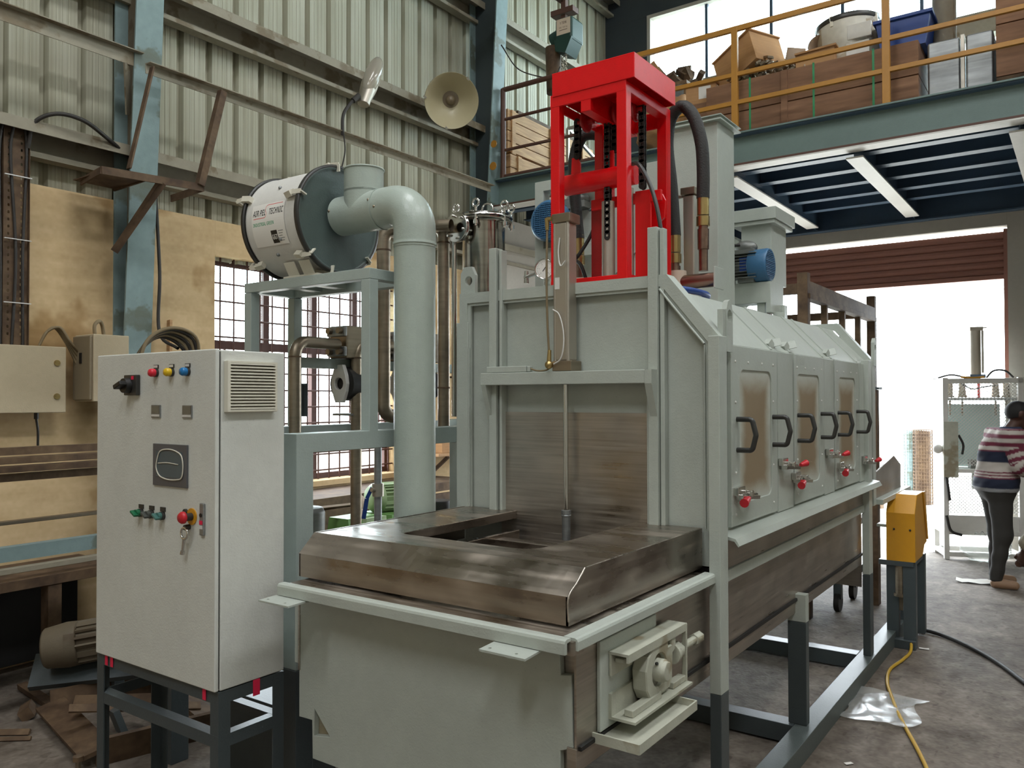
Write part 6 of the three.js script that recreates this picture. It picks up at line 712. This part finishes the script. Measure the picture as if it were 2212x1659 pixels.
{ const t = thing('plastic_sheet', 'clear plastic sheet lying flat by the base beam', 'sheet', [-0.98, 0, -4.8]); const g = new THREE.PlaneGeometry(0.4, 0.5, 30, 36).rotateX(-Math.PI / 2), p = g.attributes.position; for (let i = 0; i < p.count; i++) { const x = p.getX(i), z = p.getZ(i); p.setXYZ(i, x * (1 - 0.3 * (z + 0.25)) - 0.95 + 0.04 * Math.sin(z * 13), 0.006 + 0.035 * Math.pow(fbm(x + 0.5, z + 0.5, 5, 5, 401, 3), 2) + (x < -0.14 ? 0.06 * Math.max(0, -0.14 - x) : 0), z - 4.8); } g.computeVertexNormals(); part(t, 'film', soup(g), M.film); }
const paper = (l, c, s, a) => { const t = thing('paper_scrap', l, 'litter', c); const g = new THREE.PlaneGeometry(s, s * 0.5, 6, 4).rotateX(-Math.PI / 2), p = g.attributes.position; for (let i = 0; i < p.count; i++) p.setY(i, 0.006 + 0.25 * s * Math.abs(fbm(p.getX(i) + 0.5, p.getZ(i) + 0.5, 9, 9, Math.round(s * 900), 2) - 0.5)); g.rotateY(a).translate(...c); part(t, 'paper', soup(g), std({ color: '#d8d4cc', roughness: 0.9, side: THREE.DoubleSide })); };
paper('white paper on the floor at the feet of the striped man', [-0.88, 0.0, -8.55], 0.3, 0.1); paper('white paper scrap under the machine between the posts', [-1.75, 0, -4.3], 0.09, 0.5); paper('small white scrap on the aisle floor near the bottom edge', [-0.93, 0, -4.0], 0.04, 0.9); paper('tiny white scrap beside the black cable', [-0.93, 0, -6.1], 0.06, 0.2); paper('white scrap at the right edge of the aisle floor', [-0.3, 0, -4.3], 0.05, 1.2);

// ---------- people ----------
const segd = (p, a, b, ra, rb) => { const ax = b.x - a.x, ay = b.y - a.y, az = b.z - a.z, px = p.x - a.x, py = p.y - a.y, pz = p.z - a.z; let h = (px * ax + py * ay + pz * az) / (ax * ax + ay * ay + az * az + 1e-9); h = h < 0 ? 0 : h > 1 ? 1 : h; return Math.hypot(px - ax * h, py - ay * h, pz - az * h) - (ra + (rb - ra) * h); };
const smin = (a, b, k) => { const h = Math.max(k - Math.abs(a - b), 0) / k; return Math.min(a, b) - h * h * k * 0.25; };
function field(lo, hi, cell, f) {                           // marching cubes of a distance field between two corners
  const size = Math.max(hi.x - lo.x, hi.y - lo.y, hi.z - lo.z), n = Math.ceil(size / cell) + 4, mc = new MarchingCubes(n, std({}), false, false, 400000), h = size / 2 * (n / (n - 3)), c = lo.clone().add(hi).multiplyScalar(0.5), p = V();
  mc.isolation = 0;
  for (let k = 0; k < n; k++) for (let j = 0; j < n; j++) for (let i = 0; i < n; i++) { p.set(c.x + ((i - n / 2) / (n / 2)) * h, c.y + ((j - n / 2) / (n / 2)) * h, c.z + ((k - n / 2) / (n / 2)) * h); const out = p.x < lo.x || p.x > hi.x || p.y < lo.y || p.y > hi.y || p.z < lo.z || p.z > hi.z; mc.field[i + j * n + k * n * n] = out ? -0.05 : -f(p); }
  mc.update();
  const g = new THREE.BufferGeometry(), P = mc.positionArray.slice(0, mc.count * 3), N = mc.normalArray.slice(0, mc.count * 3); for (let i = 0; i < P.length; i += 3) { P[i] = P[i] * h + c.x; P[i + 1] = P[i + 1] * h + c.y; P[i + 2] = P[i + 2] * h + c.z; }
  g.setAttribute('position', new THREE.BufferAttribute(P, 3)); g.setAttribute('normal', new THREE.BufferAttribute(N, 3)); return g;
}
const cap = (p, chain, k = 0.03) => { let d = 9; for (const [a, b, ra, rb] of chain) d = smin(d, segd(p, a, b, ra, rb), k); return d; };
function person(label, at, face, J, cloth) {                // joints in metres, x right of the body, z forward of the body
  const t = thing('person', label, 'person', at); t.rotation.y = face;
  const Lp = (n, g, m) => { const q = g.attributes.uv ? g : boxUV(soup(g)), me = new THREE.Mesh(q, m); me.name = n; me.castShadow = me.receiveShadow = true; t.add(me); return me; };
  const { hip, chest, neck, head, sh, el, wr, hd, hj, kn, an, look } = J;
  const torso = [[hip, chest, 0.135, 0.15], [V(hj[0].x, hip.y, hip.z), V(hj[1].x, hip.y, hip.z), 0.12, 0.12], [sh[0], sh[1], 0.085, 0.085], [chest, neck, 0.12, 0.06]];
  const arms = [0, 1].flatMap((i) => [[sh[i], el[i], 0.058, 0.047], [el[i], wr[i], 0.045, 0.03]]), legs = [0, 1].flatMap((i) => [[hj[i], kn[i], 0.095, 0.062], [kn[i], an[i], 0.058, 0.04]]), feet = [0, 1].map((i) => [an[i].clone().setY(0.05), V(an[i].x + (i ? 0.02 : -0.02), 0.038, an[i].z + 0.14), 0.042, 0.034]);
  const hands = [0, 1].flatMap((i) => { const d = hd[i].clone().sub(wr[i]).normalize(), s = V(-d.y, d.x, 0.2).normalize(), out = [[wr[i], wr[i].clone().addScaledVector(d, 0.07), 0.027, 0.033]]; for (let f = 0; f < 4; f++) { const r = wr[i].clone().addScaledVector(d, 0.075).addScaledVector(V(0, 0, 1), (f - 1.5) * 0.019), m = r.clone().addScaledVector(d, 0.035 - Math.abs(f - 1.3) * 0.004), e = m.clone().addScaledVector(d, 0.028).addScaledVector(s, i ? 0.014 : -0.014); out.push([r, m, 0.0095, 0.009], [m, e, 0.009, 0.0075]); } const tb = wr[i].clone().addScaledVector(d, 0.03).add(V(0, 0, 0.028)); out.push([tb, tb.clone().addScaledVector(d, 0.035).add(V(0, 0, 0.024)), 0.012, 0.009]); return out; });
  const fw = look.clone().normalize(), rt = V(0, 1, 0).cross(fw).normalize(), up = fw.clone().cross(rt), HP = (a, b, c) => head.clone().addScaledVector(rt, a).addScaledVector(up, b).addScaledVector(fw, c);
  const headC = [[HP(0, 0.03, -0.02), HP(0, 0.035, 0.01), 0.092, 0.09], [HP(0, -0.05, 0.03), HP(0, -0.07, 0.05), 0.06, 0.045], [HP(0, 0.0, 0.085), HP(0, -0.025, 0.105), 0.012, 0.017], [HP(0, -0.06, 0.08), HP(0, -0.066, 0.085), 0.022, 0.02], [HP(0.085, -0.005, -0.01), HP(0.088, 0.02, -0.015), 0.016, 0.02], [HP(-0.085, -0.005, -0.01), HP(-0.088, 0.02, -0.015), 0.016, 0.02], [HP(0.03, 0.018, 0.082), HP(-0.03, 0.018, 0.082), 0.014, 0.014]];
  const neckC = [[neck, head.clone().addScaledVector(up, -0.05), 0.055, 0.052]];
  const all = [hip, chest, neck, head, ...sh, ...el, ...wr, ...hd, ...hj, ...kn, ...an], lo = V(9, 9, 9), hi = V(-9, -9, -9); for (const q of all) { lo.min(q); hi.max(q); } lo.addScalar(-0.22); hi.addScalar(0.22); lo.y = -0.02;
  const bare = [...torso.map(([a, b, r, s]) => [a, b, r - 0.02, s - 0.02]), ...legs.map(([a, b, r, s]) => [a, b, r - 0.015, s - 0.012]), ...arms.map(([a, b, r, s]) => [a, b, r - 0.012, s - 0.003]), ...feet.map(([a, b, r, s]) => [a, b, r - 0.012, s - 0.012]), ...neckC];
  const bodyG = field(lo, hi, 0.014, (p) => smin(cap(p, bare, 0.03), Math.min(cap(p, hands, 0.008), cap(p, headC, 0.02)), 0.012));
  Lp('body', bodyG, M.skin);
  const hl = head.clone().addScalar(-0.2), hh = head.clone().addScalar(0.2);
  Lp('hair', field(hl, hh, 0.006, (p) => { const q = p.clone().sub(head), f = q.dot(fw), u = q.dot(up); return Math.max(segd(p, HP(0, 0.03, -0.02), HP(0, 0.036, 0.006), 0.0985, 0.0935), f - u * 0.9 - 0.02, -u - 0.02 + Math.min(0, f + 0.02) * 0.6); }), M.hair);
  const eyes = [-1, 1].map((s) => sph(HP(0.031 * s, 0.002, 0.085), 0.011)); Lp('eyes', boxUV(join(eyes)), M.vent);
  const pants = (p) => Math.max(cap(p, [...legs, [V(hj[0].x, hip.y - 0.02, hip.z), V(hj[1].x, hip.y - 0.02, hip.z), 0.125, 0.125], [hip, hip.clone().lerp(chest, 0.3), 0.135, 0.13]], 0.05) - 0.012 + 0.003 * Math.sin(p.y * 46 + p.x * 20) * (p.y < 0.4 ? 1 : 0.3), p.y - hip.y - 0.1, 0.07 - p.y);
  Lp('trousers', field(lo, hi, 0.014, pants), M.trouser);
  Lp('shoes', field(V(lo.x, 0, lo.z), V(hi.x, 0.16, hi.z), 0.009, (p) => Math.max(cap(p, feet.map(([a, b, r, s]) => [a, b, r + 0.004, s + 0.006]), 0.03), 0.006 - p.y)), cloth.shoe);
  const fold = (p) => 0.006 * Math.sin(p.y * 55 + p.x * 30 + 3 * Math.sin(p.z * 25)) + 0.004 * Math.sin(p.y * 110 - p.z * 40);
  const top = (p) => Math.max(cap(p, [...torso, ...arms], 0.05) - 0.012 - cloth.loose + fold(p) * cloth.folds, hip.y - 0.06 - p.y, Math.min(p.y - neck.y - 0.015, 9), ...[0, 1].map((i) => { const d = wr[i].clone().sub(el[i]).normalize(); return p.distanceTo(wr[i]) < 0.16 ? p.clone().sub(wr[i]).dot(d) - cloth.cuff : -1; }));
  const g = field(lo, hi, 0.012, top);
  if (cloth.stripe) { const P = g.attributes.position, col = new Float32Array(P.count * 3), p = V(); for (let i = 0; i < P.count; i++) { p.fromBufferAttribute(P, i); let best = 9, c; const dT = cap(p, torso, 0.01); for (let k = 0; k < 2; k++) for (const [a, b, off] of [[sh[k], el[k], 0], [el[k], wr[k], 0.3]]) { const dd = segd(p, a, b, 0.05, 0.045); if (dd < best) { best = dd; const ab = b.clone().sub(a), L = ab.length(); c = cloth.stripe(off + p.clone().sub(a).dot(ab) / L, true); } } if (dT < best + 0.012) c = cloth.stripe(p.y, false); col.set(new THREE.Color(c).toArray(), i * 3); } g.setAttribute('color', new THREE.BufferAttribute(col, 3)); }
  Lp(cloth.name, g, cloth.mat);
  if (cloth.collar) Lp('collar', boxUV(join([tor(neck.clone().add(V(0, 0.012, 0.005)), 0.07, 0.02, 'y', 28, 10)])), cloth.collar);
  return t;
}
{ const shirt = (s, arm) => { const M_ = '#7a2840', W = '#d9cfc4', N = '#1f2740'; if (arm) return Math.floor(s / 0.036) % 2 ? M_ : W; if (s > 1.22) return Math.floor(s / 0.036) % 2 ? M_ : W; if (s > 1.12) return N; if (s > 1.04) return W; if (s > 0.98) return Math.floor(s / 0.013) % 2 ? M_ : W; if (s > 0.9) return N; return '#a9a9ac'; };
  person('man in a striped maroon and white jumper and dark trousers, turned to the right', [-0.68, 0, -8.5], THREE.MathUtils.degToRad(112), {
    hip: V(0, 0.92, -0.02), chest: V(0, 1.2, 0.03), neck: V(0, 1.4, 0.1), head: V(0, 1.53, 0.17), sh: [V(-0.17, 1.34, 0.06), V(0.17, 1.34, 0.06)], el: [V(-0.23, 1.1, 0.12), V(0.22, 1.1, 0.14)], wr: [V(-0.17, 1.0, 0.33), V(0.16, 1.02, 0.34)], hd: [V(-0.13, 0.99, 0.42), V(0.12, 1.01, 0.43)], hj: [V(-0.09, 0.88, -0.02), V(0.09, 0.88, -0.02)], kn: [V(-0.1, 0.48, 0.0), V(0.1, 0.48, 0.02)], an: [V(-0.1, 0.08, -0.06), V(0.11, 0.08, 0.0)], look: V(0.0, -0.3, 1) },
    { name: 'jumper', mat: std({ vertexColors: true, roughness: 0.9, map: T.weave }), stripe: shirt, loose: 0.022, folds: 0.35, cuff: -0.01, shoe: M.shoe, collar: std({ color: '#2c3148', roughness: 0.9 }) });
  person('man at the right edge in a beige work jacket with one arm hanging', [-0.06, 0, -6.15], THREE.MathUtils.degToRad(-115), {
    hip: V(0, 0.72, -0.08), chest: V(0, 1.0, 0.0), neck: V(0, 1.22, 0.1), head: V(0, 1.34, 0.17), sh: [V(-0.18, 1.14, 0.04), V(0.18, 1.14, 0.04)], el: [V(-0.26, 0.92, 0.0), V(0.25, 0.93, 0.06)], wr: [V(-0.24, 0.76, 0.16), V(0.22, 0.74, 0.2)], hd: [V(-0.23, 0.68, 0.2), V(0.2, 0.66, 0.24)], hj: [V(-0.1, 0.7, -0.08), V(0.1, 0.7, -0.08)], kn: [V(-0.12, 0.42, 0.1), V(0.12, 0.42, 0.08)], an: [V(-0.11, 0.08, -0.02), V(0.12, 0.08, -0.06)], look: V(0.1, -0.4, 1) },
    { name: 'work_jacket', mat: M.jacket, loose: 0.02, folds: 0.55, cuff: -0.02, shoe: M.shoeDark, collar: std({ color: '#cfc4b4', roughness: 0.9 }) });
}

renderer.render(scene, camera);
